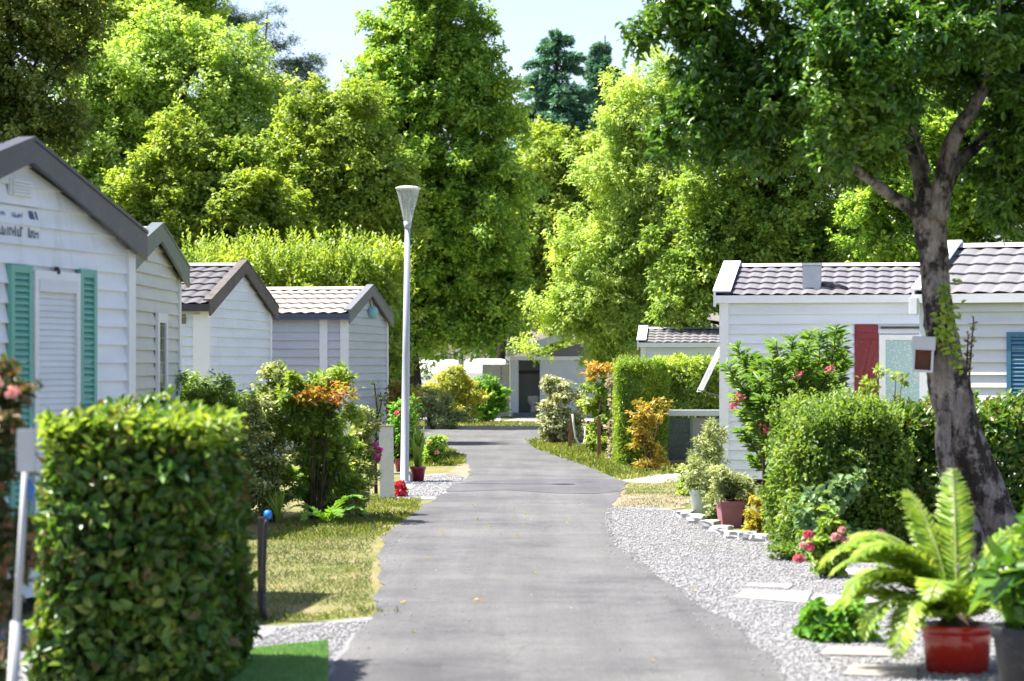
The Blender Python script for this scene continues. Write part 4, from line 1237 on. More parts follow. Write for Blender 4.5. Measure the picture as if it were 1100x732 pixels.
# ================================================================== left plants
shrub('elder_bush', 'light green feathery bush below the blue white home', [ell(228, 424, 46, 36, d(27.5)), ell(205, 450, 44, 56, d(27)), ell(255, 470, 44, 56, d(27))], d(27.2), 20000, 5.5, LEAF_HEDGE_LIGHT, clump_px=13, clumps=110, aspect=0.4)
shrub('variegated_bush', 'cream variegated bush with a tall top, left of the red tipped photinia', [ell(292, 440, 24, 42, d(26)), ell(280, 500, 34, 50, d(25.7)), ell(296, 402, 10, 14, d(26))], d(25.8), 14000, 5, LEAF_VARIEG, clump_px=9, clumps=120, aspect=0.5)
ph = shrub('photinia_bush', 'photinia with orange red young leaves above dark branching stems', [ell(350, 432, 40, 30, d(26)), ell(330, 460, 34, 34, d(26)), ell(352, 478, 34, 44, d(26.2)), ell(330, 510, 34, 40, d(26.4)), ell(362, 515, 26, 36, d(26.5))], d(26), 15000, 7, LEAF_MID, clump_px=10, clumps=100, aspect=0.42, stems=12, stem_px=1.5, base_px=338, skirt=False)
rng = np.random.default_rng(77)
Pt, Nn, Dd, C = crown_points([ell(352, 426, 30, 9, d(25.6)), ell(330, 424, 10, 8, d(25.6))], 420, 9 * d(26) / F, rng, 26, 0.4)
leaf_mesh('young_leaves', Pt, Nn, Dd + np.array([0, 0, 0.6]), 7.5 * d(26) / F * rng.uniform(.6, 1.3, len(Pt)), 0.36, LEAF_RED, ph, tuple(ph.location))
Pt, Nn, Dd, C = crown_points([ell(366, 410, 26, 10, d(25.9)), ell(345, 408, 24, 9, d(25.9)), ell(314, 430, 12, 26, d(25.7))], 1900, 9 * d(26) / F, rng, 18, 0.4)
leaf_mesh('young_leaves', Pt, Nn, Dd + np.array([0, 0, 0.6]), 8 * d(26) / F * rng.uniform(.6, 1.3, len(Pt)), 0.36, LEAF_YELLOW, ph, tuple(ph.location))
shrub('abelia_bush', 'loose pale leaved bush with small flowers, left of the white plank post', [ell(386, 476, 17, 40, d(27)), ell(374, 515, 24, 34, d(26.8)), ell(392, 505, 9, 26, d(27))], d(27), 8000, 4.6, LEAF_VARIEG, clump_px=7, clumps=80, aspect=0.5, stems=10, skirt=False,
      flowers=(MAGENTA, [(404, 478), (409, 484), (392, 480), (406, 492)], 6, 14))
# a fern leaning out of the shrubs, strap leaves and low cover at their foot
def straps(root, name, mat, c, nb, ln, wd, rng, off, spread=0.6, seg=5, up=1.0):
    """arching strap leaves that spring from one foot"""
    mb = MB()
    for i in range(nb):
        az = rng.uniform(0, 2 * math.pi)
        sp = rng.uniform(0.15, 1) * spread
        l = ln * rng.uniform(0.6, 1.2)
        u = Vector((math.cos(az), math.sin(az), 0))
        side = Vector((-u.y, u.x, 0))
        pts = []
        for j in range(seg + 1):
            t = j / seg
            p = Vector(c) + u * (sp * l * t * (0.4 + 0.6 * t)) + Vector((0, 0, l * up * (t - 0.45 * sp * t * t)))
            w2 = wd * 0.5 * (0.7 + 0.6 * t - 1.25 * t * t)
            pts += [p - side * w2, p + side * w2]
        mb.add(pts, [(2 * j, 2 * j + 1, 2 * j + 3, 2 * j + 2) for j in range(seg)], True)
    return mb.build(name, mat, root, off=off)
c = G(300, 566)
t = thing('strap_plant', 'clump of narrow strap leaves at the foot of the variegated bush', 'plant', (c[0], c[1], 0))
straps(t, 'foliage', LEAF_MID, (c[0], c[1], 0), 60, 0.5, 0.022, np.random.default_rng(5), (c[0], c[1], 0))
def frond(mb_l, c, az, el, ln, leaflet, nl, rng, droop=1.0, vee=0.5, w=0.14, taper=True):
    """pinnate leaf: returns rachis path, adds leaflets to a list"""
    u = Vector((math.cos(az), math.sin(az), 0))
    side = Vector((-u.y, u.x, 0))
    path, dirs = [], []
    p = Vector(c)
    e = el
    k = 16
    for j in range(k + 1):
        path.append(p.copy())
        dv = u * math.cos(e) + Vector((0, 0, math.sin(e)))
        dirs.append(dv)
        p = p + dv * (ln / k)
        e -= droop * (0.5 + 1.0 * j / k) / k
    for i in range(nl):
        t = 0.08 + 0.92 * (i + 0.5) / nl
        f = t * k
        j = min(int(f), k - 1)
        q = path[j].lerp(path[j + 1], f - j)
        dv = dirs[j]
        nrm = side.cross(dv) * -1
        prof = math.sin(math.pi * min(1, 0.12 + 0.86 * t)) ** 0.6 if taper else 1
        for s in (-1, 1):
            dd = side * s + dv * 0.75 + nrm * -vee * 0.6
            nn = nrm * -1 + side * s * -vee
            if nn.z < 0 and e > -1: nn = -nn
            mb_l.append((q, nn + Vector(rng.normal(size=3)) * 0.12, dd + Vector(rng.normal(size=3)) * 0.06, leaflet * prof * rng.uniform(0.85, 1.1)))
    return path
def frond_obj(root, name, c, az, el, ln, leaflet, nl, rng, mat, stem_mat, droop=1.0, vee=0.5, aspect=0.12, off=(0, 0, 0)):
    ll = []
    path = frond(ll, c, az, el, ln, leaflet, nl, rng, droop, vee)
    o = leaf_mesh(name, np.array([a[0] for a in ll]), np.array([a[1] for a in ll]), np.array([a[2] for a in ll]), np.array([a[3] for a in ll]), aspect, mat, root, off, True, 0.1)
    mb = MB()
    mb.tube(path, [0.009 * (1 - 0.8 * i / len(path)) for i in range(len(path))], 5)
    mb.build('rachis', stem_mat, o, off=off)
    return o
M_RACHIS = paint('green_rachis', (0.22, 0.28, 0.05), 0.5)
c = P(352, 520, d(25.4))
t = thing('fern', 'bright green fern frond plant leaning out of the photinia', 'fern', (c.x, c.y, 0))
rng = np.random.default_rng(12)
for az, el, ln in ((-0.6, 1.2, 0.75), (-1.2, 0.9, 0.6), (0.2, 0.9, 0.6), (3.0, 1.0, 0.6), (-2.2, 0.8, 0.55)):
    frond_obj(t, 'frond', (c.x, c.y, 0.02), az, el, ln, 0.13, 26, rng, LEAF_FRESH, M_RACHIS, 1.9, 0.1, 0.25, (c.x, c.y, 0))
shrub('ground_plant', 'low grey green plant at the foot of the pale leaved bush', [ell(375, 540, 22, 14, D(556)), ell(352, 546, 18, 12, D(556))], D(556), 1800, 7, LEAF_GREY, cat='plant', clump_px=8, clumps=20, stems=0)
# tall dark seed stem by the corner of the grey home
YV = d(31)
t = thing('tall_stem_plant', 'thin dark stem plant rising in front of the grey home corner', 'plant', (X(404, YV), YV, 0))
rng = np.random.default_rng(31)
mb = MB(); kv = YV / F
pth = [P(404, 531, YV), P(403, 480, YV), P(405, 440, YV), P(402, 412, YV)]
mb.tube(pth, [2 * kv, 1.5 * kv, 1.1 * kv, 0.6 * kv], 6)
mb.tube([P(404, 455, YV), P(409, 436, YV), P(410, 428, YV)], [1 * kv, .7 * kv, .4 * kv], 5)
mb.build('stem', BARK_DARK, t, off=(X(404, YV), YV, 0))
cs = np.array([P(*p, YV) for p in ((402, 412), (405, 425), (410, 428), (403, 440), (408, 446), (404, 455), (401, 462))])
idx = rng.integers(0, len(cs), 90)
leaf_mesh('seed_heads', cs[idx] + rng.normal(size=(90, 3)) * 2 * kv, rnd_dir(rng, 90), rnd_dir(rng, 90), 4 * kv, 0.6, LEAF_DARK, t, (X(404, YV), YV, 0))

# plants behind the lamp, pots on a low bench
def pot(root, r_top, r_bot, h, mat, rim=0.02, name='pot', c=(0, 0, 0), square=False, soil=True):
    mb = MB()
    seg = 4 if square else 28
    prof = [(0, 0), (r_bot, 0), (r_bot + (r_top - r_bot) * 0.80, h * 0.80), (r_top * 0.97, h * 0.82), (r_top + rim * 0.4, h * 0.84), (r_top + rim * 0.5, h * 0.985), (r_top + rim * 0.2, h), (r_top - rim, h), (r_top - rim * 1.2, h * 0.9), (0, h * 0.88)]
    if square: prof = [(r * 1.32, z) for r, z in prof]
    mb.lathe(prof, c, seg)
    if square: mb.sm = [False] * len(mb.sm)
    o = mb.build(name, mat, root)
    if square: o.rotation_euler = (0, 0, R(45 + 8))
    return o
M_REDPOT = paint('wine_red_plastic', (0.22, 0.02, 0.04), 0.35, 0.1)
Yb = D(517)
kb_ = Yb / F
def potted_here(label, px, py, rpx, hpx, mat, plant_fn, name='potted_plant', square=False, lift=0.0):
    Y = D(py)
    k = Y / F
    r_ = thing(name, label, 'potted plant', (X(px, Y), Y, lift))
    pot(r_, rpx * k, rpx * k * 0.74, hpx * k, mat, rpx * k * 0.12, square=square)
    plant_fn(r_, Y, k, hpx * k)
    return r_
def broad_leaves(n, ln, wd, mat, spread=0.7, seed=1):
    def fn(root, Y, k, h):
        rng = np.random.default_rng(seed)
        straps(root, 'foliage', mat, (0, 0, h * 0.9), n, ln * k, wd * k, rng, (0, 0, 0), spread, 6)
    return fn
def bushy(els, n, leaf, mat, clump=6, clumps=30, asp=0.4, seed=1, flowers=None, stems=6, hang=0):
    def fn(root, Y, k, h):
        rng = np.random.default_rng(seed)
        off = np.array(root.location)
        ee = [(np.array([dx * k, 0, dz * k]), np.array([rx * k, (rx + rz) / 2 * k, rz * k])) for dx, dz, rx, rz in els]
        Pt, Nn, Dd, C = crown_points(ee, n, clump * k, rng, clumps, 0.45, 0.9, h * 0.55, hang)
        leaf_mesh('foliage', Pt, Nn, Dd + np.array([0, 0, 0.3]), leaf * k * rng.uniform(.6, 1.4, len(Pt)), asp, mat, root)
        mb = MB()
        for i in rng.choice(len(C), size=min(stems, len(C)), replace=False):
            e = Vector(C[i])
            mb.tube([(0, 0, h * 0.85), Vector((0, 0, h)).lerp(e, 0.5) + Vector((0, 0, .04)), e], [1.2 * k, 1 * k, .4 * k], 5)
        mb.build('stem', BARK_BROWN, root)
        if flowers:
            fm, sp, fpx = flowers
            for dx, dz in sp:
                u = rnd_dir(rng, 14)
                leaf_mesh('flower', np.array((dx * k, -6 * k, dz * k)) + u * fpx * .35 * k, u + rng.normal(size=u.shape) * .3, rng.normal(size=u.shape), fpx * .7 * k, .9, fm, root, rich=True)
    return fn
potted_here('wine red pot with upright broad green leaves, right of the lamp pole', 449, 517.5, 8.2, 16, M_REDPOT, broad_leaves(16, 46, 11, LEAF_MID, 0.45, 3))
bench = thing('plant_bench', 'low grey plant bench behind the lamp pole', 'bench', (X(432, D(519)), D(519), 0))
kk = D(519) / F
addbox(bench, 'bench_top', paint('grey_wood', (0.30, 0.29, 0.27), 0.8, 0.2), (-20 * kk, 10 * kk, 0.02, 0.40, 9 * kk, 11 * kk))
for xx in (-19, 8):
    for yy in (0.04, 0.36):
        addbox(bench, 'leg', paint('grey_wood', (0.30, 0.29, 0.27)), (xx * kk, (xx + 1.6) * kk, yy, yy + 0.04, 0, 9 * kk - 0.001))
rt = potted_here('wine red pot of tall green plants standing on the low bench', 431, 518.5, 8, 14, M_REDPOT, bushy([(-2, 34, 14, 26), (2, 60, 14, 20)], 1500, 6, LEAF_FRESH, seed=9, flowers=(PINK, [(-4, 64), (-10, 44)], 6)), lift=11 * kk)
rt.location.y += 0.22
shrub('red_flower_plant', 'coral red flowering plant at the foot of the lamp', [ell(431, 528, 8, 8, D(533))], D(533), 350, 4, LEAF_FRESH, cat='flower plant', clump_px=4, clumps=10, stems=0, flowers=(CORAL, [(428, 521), (433, 525), (430, 529), (435, 532), (427, 531), (432, 519)], 6.5, 26))
shrub('yellow_bush', 'yellow orange topped bush in front of the dark trunk', [ell(432, 425, 20, 16, d(44)), ell(428, 442, 18, 16, d(44))], d(44), 3600, 4.5, leaf_mat('amber_leaf', [(0.34, 0.30, 0.05), (0.44, 0.36, 0.08), (0.40, 0.24, 0.06), (0.24, 0.26, 0.05)], 0.4), clump_px=6, clumps=40)
shrub('dark_bush', 'dark green rounded bush below the yellow topped bush', [ell(430, 470, 22, 28, d(42)), ell(436, 492, 20, 16, d(42))], d(42), 4200, 4.5, LEAF_DARK, clump_px=7, clumps=40)
shrub('dahlia_bush', 'pale leafed flowering bush beside the wine red pot', [ell(463, 488, 10, 16, d(40)), ell(468, 478, 9, 16, d(40))], d(40), 1600, 4.5, LEAF_GREEN, clump_px=5, clumps=24, flowers=(PALE_PINK, [(462, 476), (470, 486)], 4, 10))
shrub('grey_bush', 'grey green spreading bush left of the yellow one at the far bend', [ell(462, 438, 22, 18, d(62)), ell(478, 446, 20, 14, d(62)), ell(455, 432, 12, 14, d(62))], d(62), 10000, 3.6, LEAF_GREY, clump_px=6, clumps=50, aspect=0.3)
shrub('yellow_bush', 'tall yellow bush in front of the white caravans', [ell(492, 408, 22, 15, d(68)), ell(490, 424, 28, 20, d(68))], d(68), 12000, 3.6, leaf_mat('lemon_leaf', [(0.33, 0.36, 0.05), (0.40, 0.42, 0.08), (0.25, 0.31, 0.05)], 0.4), clump_px=7, clumps=90, aspect=0.4)
shrub('green_bush', 'vivid green round bush at the end of the road, before the toilet block', [ell(523, 432, 23, 21, d(70)), ell(535, 420, 12, 14, d(70)), ell(515, 420, 12, 10, d(70))], d(70), 6500, 4, LEAF_FRESH, clump_px=6, clumps=60, aspect=0.5)

# ================================================================== far end: caravans, toilet block
def caravan(label, px0, px1, ytop, Y, seed):
    k = Y / F
    x0, x1 = X(px0, Y), X(px1, Y)
    zt = Z(ytop, Y)
    r_ = thing('caravan', label, 'caravan', ((x0 + x1) / 2, Y, 0), 0, 'white caravans at the far end')
    hw = (x1 - x0) / 2
    # rounded shell: cross sections along its length, its roof edge shaped into a slope to catch a sunlit band
    mb = MB()
    ring = [(0.0, 0.32), (0.0, zt * 0.56), (0.10, zt * 0.74), (0.40, zt * 0.90), (0.80, zt * 0.98), (1.3, zt), (1.9, zt * 0.93), (2.1, zt * 0.8), (2.1, 0.32)]
    secs = [(-hw, 0.93), (-hw + 0.05, 0.97), (-hw + 0.2, 1.0), (hw - 0.2, 1.0), (hw - 0.05, 0.98), (hw, 0.94)]
    m_ = len(ring)
    mb.add([(x_, y_, z_ * q_) for x_, q_ in secs for y_, z_ in ring], [(i * m_ + j, (i + 1) * m_ + j, (i + 1) * m_ + (j + 1) % m_, i * m_ + (j + 1) % m_) for i in range(len(secs) - 1) for j in range(m_)] + [tuple(range(m_)), tuple((len(secs) - 1) * m_ + j for j in range(m_))[::-1]])
    mb.build('body', paint('caravan_white', (0.592, 0.592, 0.592), 0.35, 0.05, dirt_amt=0.1), r_)
    w_ = MB(); w_.bbox(-hw * 0.65, -hw * 0.1, -0.02, 0.012, zt * 0.42, zt * 0.55, 0.01); w_.build('window', M_GLASS_DARK, r_)
    w_ = MB(); w_.bbox(hw * 0.2, hw * 0.7, -0.02, 0.012, zt * 0.42, zt * 0.55, 0.01); w_.build('window', M_GLASS_DARK, r_)
    s_ = MB(); s_.box(-hw * 0.97, hw * 0.97, -0.012, 0.003, zt * 0.33, zt * 0.37); s_.build('stripe', paint('caravan_grey_blue', (0.25, 0.30, 0.38), 0.4), r_)
    for yy in (0.1, 1.8):
        wh = MB()
        pts = []
        for i in range(20):
            a = 2 * math.pi * i / 20
            pts.append((math.cos(a) * 0.3, 0.3 + math.sin(a) * 0.3))
        wh.prism(pts, 'y', yy, yy + 0.18)
        wh.build('wheel', paint('tyre_black', (0.02, 0.02, 0.02), 0.8), r_)
    br = MB(); br.tube([(-hw, 1.0, 0.42), (-hw - 1.0, 1.05, 0.42)], 0.04, 6); br.build('drawbar', M_CHAR, r_)
caravan('white caravan partly hidden by the yellow bush, left of the two', 448, 493, 386.5, d(80.5), 1)
caravan('white caravan with its roof showing over the bushes, next to the toilet block', 498, 544, 385.5, d(81.5), 2)

YB = d(77)
kB = YB / F
tb = thing('toilet_block', 'grey white toilet block with a pitched roof and an open cubicle', 'building', (X(550, YB), YB, 0))
def bx_(px): return X(px, YB) - X(550, YB)
def zz_(py): return Z(py, YB)
M_BLOCK = paint('block_white_render', (0.60, 0.63, 0.66), 0.7, 0.1, dirt_amt=0.25, nscale=0.8)
addbox(tb, 'wall', M_BLOCK, (bx_(548), bx_(557), 0, 2.6, 0, zz_(384)), (bx_(580), bx_(740), 0, 0.2, 0, zz_(384)), (bx_(557), bx_(580), 2.4, 2.6, 0, zz_(384)), (bx_(740), bx_(740) + .2, 0, 6, 0, zz_(384)), (bx_(580), bx_(580) + 0.12, 0.2, 2.4, 0, zz_(384)))
addbox(tb, 'step', paint('dark_step', (0.13, 0.14, 0.15), 0.8), (bx_(551), bx_(584), -0.5, -0.005, 0.0, 0.14))
addbox(tb, 'cubicle_floor', paint('cubicle_grey', (0.25, 0.25, 0.26), 0.8), (bx_(557), bx_(580), 0.001, 2.4, 0.0, 0.13))
addbox(tb, 'lintel', paint('dark_lintel', (0.03, 0.03, 0.035), 0.7), (bx_(557) + 0.001, bx_(580) - 0.001, 0.6, 0.68, zz_(402), zz_(398)))
ap = bx_(645)
mb = MB()
zE, zA_ = zz_(384) + 0.002, zz_(353)
xL, xR = bx_(545), bx_(745)
th = 0.28
mb.prism([(xL, zE), (ap, zA_), (xR, zE), (xR, zE + th), (ap, zA_ + th), (xL, zE + th)], 'y', -0.7, 7)
mb.build('roof', paint('pale_blue_grey_metal', (0.46, 0.50, 0.54), 0.5, 0.1), tb)
mb = MB(); mb.prism([(xL + 0.9, zE), (xR - 0.9, zE), (ap, zA_ - 0.35)], 'y', 0.02, 0.12)
mb.build('gable_panel', paint('grey_gable', (0.16, 0.17, 0.18), 0.7), tb)
addbox(tb, 'tie_beam', TRIM, (bx_(549), bx_(741), -0.06, -0.002, zE - 0.11, zE + 0.03))
# screen wall
sw = thing('screen_wall', 'low beige screen wall with dark vertical lettering beside the cubicle', 'wall', (X(534, YB), YB, 0))
kx = lambda px: X(px, YB) - X(534, YB)
addbox(sw, 'panel', paint('beige_render', (0.52, 0.49, 0.45), 0.8, 0.08), (kx(518), kx(547.5), 0.1, 0.25, 0, zz_(391.5)))
mb = MB()
for i, py in enumerate((394.5, 397.2, 399.9, 402.6, 405.3, 408)):    # a column of small dark letters, too small to read
    z_ = zz_(py)
    mb.box(kx(537.9), kx(538.4), 0.085, 0.1, z_ - 0.03, z_ + 0.03)
    mb.box(kx(538.4), kx(539.6), 0.087, 0.1, z_ + (0.012 if i % 2 else -0.03), z_ + (0.03 if i % 2 else -0.012))
mb.build('lettering', paint('letter_dark', (0.06, 0.06, 0.07), 0.6), sw)
# toilet bowl
tw = thing('toilet_bowl', 'white pedestal toilet standing inside the open cubicle', 'toilet', (X(573, YB), YB + 1.0, 0.13))
mb = MB(); mb.lathe([(0.0, 0), (0.14, 0), (0.11, 0.08), (0.10, 0.22), (0.20, 0.36), (0.22, 0.42), (0.0, 0.42)], (0, 0, 0), 16)
mb.build('pedestal', paint('sanitary_white', (0.80, 0.80, 0.80), 0.2, 0.03, dirt_amt=0), tw)
mb = MB(); mb.bbox(-0.2, 0.2, 0.2, 0.36, 0.36, 0.62, 0.02); mb.build('cistern', paint('sanitary_white', (0.8, 0.8, 0.8)), tw)

# ================================================================== middle right: hedges, fence, stakes
shrub('variegated_bush', 'big cream variegated round bush on the right bend, with the hose stake', [ell(600, 428, 24, 25, d(50)), ell(607, 450, 26, 26, d(50)), ell(592, 455, 14, 18, d(50))], d(50), 8500, 4.2, leaf_mat('cream_leaf', [(0.10, 0.15, 0.05), (0.26, 0.30, 0.14), (0.45, 0.46, 0.28), (0.20, 0.25, 0.10)], 0.35, pscale=3), clump_px=7, clumps=80, stems=8)
sp_ = shrub('photinia_bush', 'narrow photinia column with an orange top, between round bush and conifer column', [ell(641, 420, 15, 26, d(45)), ell(642, 455, 15, 30, d(45)), ell(648, 480, 12, 18, d(45))], d(45), 5200, 4.8, LEAF_OLIVE, clump_px=6, clumps=60)
rng = np.random.default_rng(41)
Pt, Nn, Dd, C = crown_points([ell(641, 397, 16, 7, d(44.9))], 520, 6 * d(45) / F, rng, 18, 0.4)
leaf_mesh('young_leaves', Pt, Nn, Dd + np.array([0, 0, 0.6]), 5.5 * d(45) / F * rng.uniform(.6, 1.3, len(Pt)), 0.4, leaf_mat('orange_leaf', [(0.40, 0.31, 0.05), (0.46, 0.25, 0.05), (0.32, 0.34, 0.05)], 0.4), sp_, tuple(sp_.location))
shrub('pink_stem_bush', 'thin dusty pink and cream bush squeezed against the conifer column', [ell(661, 425, 6, 32, d(42)), ell(661, 478, 8, 28, d(42))], d(42), 1900, 4.4, leaf_mat('dusty_pink_leaf', [(0.34, 0.24, 0.20), (0.42, 0.34, 0.28), (0.22, 0.24, 0.12), (0.30, 0.32, 0.16)], 0.35), clump_px=5, clumps=40, stems=10)
Yc = D(503)
hedge('conifer_column', 'tall square clipped conifer column with dense fine green foliage', X(662, Yc), X(717, Yc), Yc, Yc + 1.0, Z(389, Yc), 60000, 0.055, LEAF_CYPRESS, depth=0.2, rr=0.16, und=0.03, aspect=0.3, shoots=160, shoot_len=0.12, cat='hedge', upb=0.35)
shrub('golden_bush', 'golden orange leaved shrub standing in front of the conifer column', [ell(697, 448, 14, 22, D(508)), ell(694, 480, 14, 22, D(508)), ell(710, 440, 8, 12, D(508)), ell(690, 455, 12, 16, D(508))], D(508), 2600, 5.5, LEAF_GOLD, clump_px=6, clumps=40, stems=9, aspect=0.4)
Yd = d(46)
hedge('boundary_hedge', 'dark mixed hedge above the white capped fence', X(700, Yd), X(800, Yd), Yd, Yd + 1.6, Z(387, Yd), 30000, 0.10, LEAF_OLIVE, depth=0.45, rr=0.3, und=0.12, aspect=0.45)
# stakes and hose
M_STAKE = paint('orange_brown_wood', (0.24, 0.12, 0.06), 0.8, 0.25)
for lab, px, pt, pb, tilt in (('leaning wooden stake with a loop of pale hose, left one by the round bush', 611.5, 445, 479, 3.0), ('short wooden stake between the hose loop and the photinia', 631, 453, 482, 1.0), ('straight wooden stake in front of the narrow photinia', 643.5, 448, 489, 0.0)):
    Y = D(pb + 4)
    k = Y / F
    mb = MB()
    mb.prism([(-2 * k, -0.05), (2 * k, -0.05), (2 * k + tilt * k, Z(pt, Y)), (tilt * k, Z(pt, Y) + 1.5 * k), (-2 * k + tilt * k, Z(pt, Y))], 'y', -0.03, 0.03)
    tag(mb.build('stake', M_STAKE, None, (X(px, Y), Y, 0)), lab, 'stake', 'wooden stakes on the right verge')
Y = D(486)
mb = MB()
hp = [P(615, 445, Y), P(616, 455, Y), P(618, 470, Y), P(622, 478, Y), P(627, 477, Y), P(629, 468, Y), P(628, 458, Y)]
o0 = P(622, 486, Y)
mb.tube([p - Vector((o0.x, Y, 0)) for p in hp], 0.022, 8)
tag(mb.build('garden_hose', paint('pale_hose', (0.55, 0.60, 0.52), 0.5), None, (o0.x, Y - 0.05, 0)), 'loop of pale garden hose hanging between two wooden stakes', 'hose')
# fence
Yf = d(40)
kf = Yf / F
fx = lambda px: X(px, Yf) - X(745, Yf)
fz = lambda py: Z(py, Yf)
fe = thing('panel_fence', 'low fence with a white top rail and dark green and grey panels', 'fence', (X(745, Yf), Yf, 0))
addbox(fe, 'top_rail', paint('rail_pale', (0.66, 0.71, 0.71), 0.45), (fx(712), fx(800), -0.08, 0.10, fz(447), fz(440.5)), bv=0.01)
for px in (714, 741.5, 768, 795):
    addbox(fe, 'post', paint('rail_grey_green', (0.16, 0.22, 0.21), 0.6), (fx(px), fx(px + 2.2), -0.03, 0.05, 0, fz(447) - 0.001))
def slats(px0, px1, name, mat, n, gap=0.25):
    mb = MB()
    z0, z1 = 0.10, fz(449)
    for i in range(n):
        a = z0 + (z1 - z0) * i / n
        b = a + (z1 - z0) / n * (1 - gap)
        mb.box(fx(px0), fx(px1), 0.0 + 0.004 * (i % 2), 0.02 + 0.004 * (i % 2), a, b)
    mb.box(fx(px0), fx(px1), 0.026, 0.032, z0, z1)
    mb.build(name, mat, fe)
slats(716.5, 741, 'panel', paint('bottle_green_panel', (0.018, 0.065, 0.055), 0.35, 0.4, dirt=(0.35, 0.38, 0.36), dirt_amt=0.5, nscale=2.5), 3, 0.06)
slats(744, 767.8, 'panel', paint('weathered_grey_panel', (0.34, 0.33, 0.31), 0.6, 0.2, dirt=(0.15, 0.14, 0.12), dirt_amt=0.5), 2, 0.04)
slats(770.5, 794.8, 'panel', paint('weathered_grey_panel', (0.34, 0.33, 0.31)), 2, 0.04)
addbox(fe, 'base_board', paint('base_grey', (0.20, 0.18, 0.16), 0.8), (fx(712), fx(800), -0.05, 0.045, 0, 0.098))

# ================================================================== pots, stones and plants by the first right home
potted_here('pale green white pot with a tall feathery plant at the home corner', 752, 557, 11, 31, paint('pale_mint_pot', (0.60, 0.66, 0.58), 0.4, 0.08), bushy([(8, 60, 20, 30), (3, 45, 22, 20), (14, 84, 14, 20)], 6200, 5.6, LEAF_GREY, 6, 60, 0.22, 4, hang=0.15))
potted_here('dusty pink square pot with leafy plants', 784, 567, 14, 29, paint('dusty_pink_pot', (0.36, 0.14, 0.18), 0.5, 0.12), bushy([(2, 44, 24, 20), (14, 42, 20, 20), (-6, 52, 14, 18)], 4600, 5, LEAF_GREY, 6, 50, 0.3, 5), square=True)
potted_here('small black pot in front of the dusty pink one', 794, 564, 7.5, 18, paint('black_plastic', (0.018, 0.018, 0.02), 0.45), bushy([(3, 24, 9, 9)], 500, 4.5, LEAF_GOLD, 4, 14, 0.4, 6))
shrub('trailing_plant', 'grey green trailing plant between the two larger pots', [ell(768, 545, 8, 18, D(563)), ell(772, 525, 10, 12, D(563))], D(563), 1300, 4.5, LEAF_GREY, cat='plant', clump_px=5, clumps=24, stems=0)
shrub('small_shrub', 'soft green shrub left of the pale pot at the gravel edge', [ell(742, 518, 11, 18, d(31)), ell(738, 538, 10, 14, d(31)), ell(750, 505, 10, 16, d(31.5))], d(31), 3000, 4.5, LEAF_OLIVE, clump_px=6, clumps=36)
shrub('yellow_flower_bush', 'low golden yellow bush on the stone edging', [ell(822, 550, 20, 15, D(578)), ell(812, 562, 18, 10, D(578)), ell(838, 548, 14, 14, D(578))], D(578), 4200, 4.6, leaf_mat('golden_green_leaf', [(0.46, 0.40, 0.02), (0.40, 0.36, 0.03), (0.26, 0.26, 0.03), (0.34, 0.20, 0.04)], 0.35), clump_px=6, clumps=44, stems=4)
shrub('grassy_plant', 'feathery green plant between the yellow bush and the light hedge', [ell(842, 545, 10, 20, D(580)), ell(835, 560, 10, 12, D(580))], D(580), 1500, 7, LEAF_HEDGE_LIGHT, cat='plant', clump_px=6, clumps=20, aspect=0.15, stems=0)
SP = [(737, 557, 9, 5), (749, 563, 10, 6), (762, 569, 10, 6), (775, 575, 11, 6), (789, 579, 11, 5), (803, 581, 10, 6), (818, 582, 12, 5), (833, 583, 11, 5), (846, 586, 10, 5)]
words = ['white edging stone under the soft green shrub', 'white edging stone left of the pale pot', 'white edging stone in front of the pale pot', 'white edging stone in front of the trailing plant', 'white edging stone under the dusty pink pot', 'darker flat edging stone right of the dusty pink pot', 'long white edging stone in front of the yellow bush', 'white edging stone at the right end of the yellow bush', 'last white edging stone against the light hedge']
M_EDGE = paint('whitewashed_stone', (0.459, 0.459, 0.459), 0.85, 0.18, dirt=(0.185, 0.178, 0.148), dirt_amt=0.5, nscale=6)
M_EDGE2 = paint('grey_stone', (0.34, 0.34, 0.36), 0.85, 0.2)
for i, ((px, py, hw, hh), lb_) in enumerate(zip(SP, words)):
    Y = D(py)
    k = Y / F
    bm = bmesh.new()
    bmesh.ops.create_cube(bm, size=1)
    bmesh.ops.subdivide_edges(bm, edges=bm.edges[:], cuts=3, use_grid_fill=True)
    for q in bm.verts:
        v = q.co.copy()
        v = v.normalized() * 0.5 * 0.45 + v * 0.62
        v += Vector((noise.noise(v * 3 + Vector((i, 0, 0))), noise.noise(v * 3 + Vector((0, i, 0))), noise.noise(v * 3 + Vector((0, 0, i))))) * 0.12
        q.co = (v.x * hw * 2 * k, v.y * 0.24, v.z * hh * 2 * k + hh * 0.7 * k)
    me = bpy.data.meshes.new('edging_stone')
    bm.to_mesh(me); bm.free()
    o = link('edging_stone', me, M_EDGE2 if i == 5 else M_EDGE, None, (X(px, Y), Y, 0))
    o.rotation_euler = (0, 0, R(-25 if i < 4 else -5))
    tag(o, lb_, 'stone', 'edging stones along the gravel')

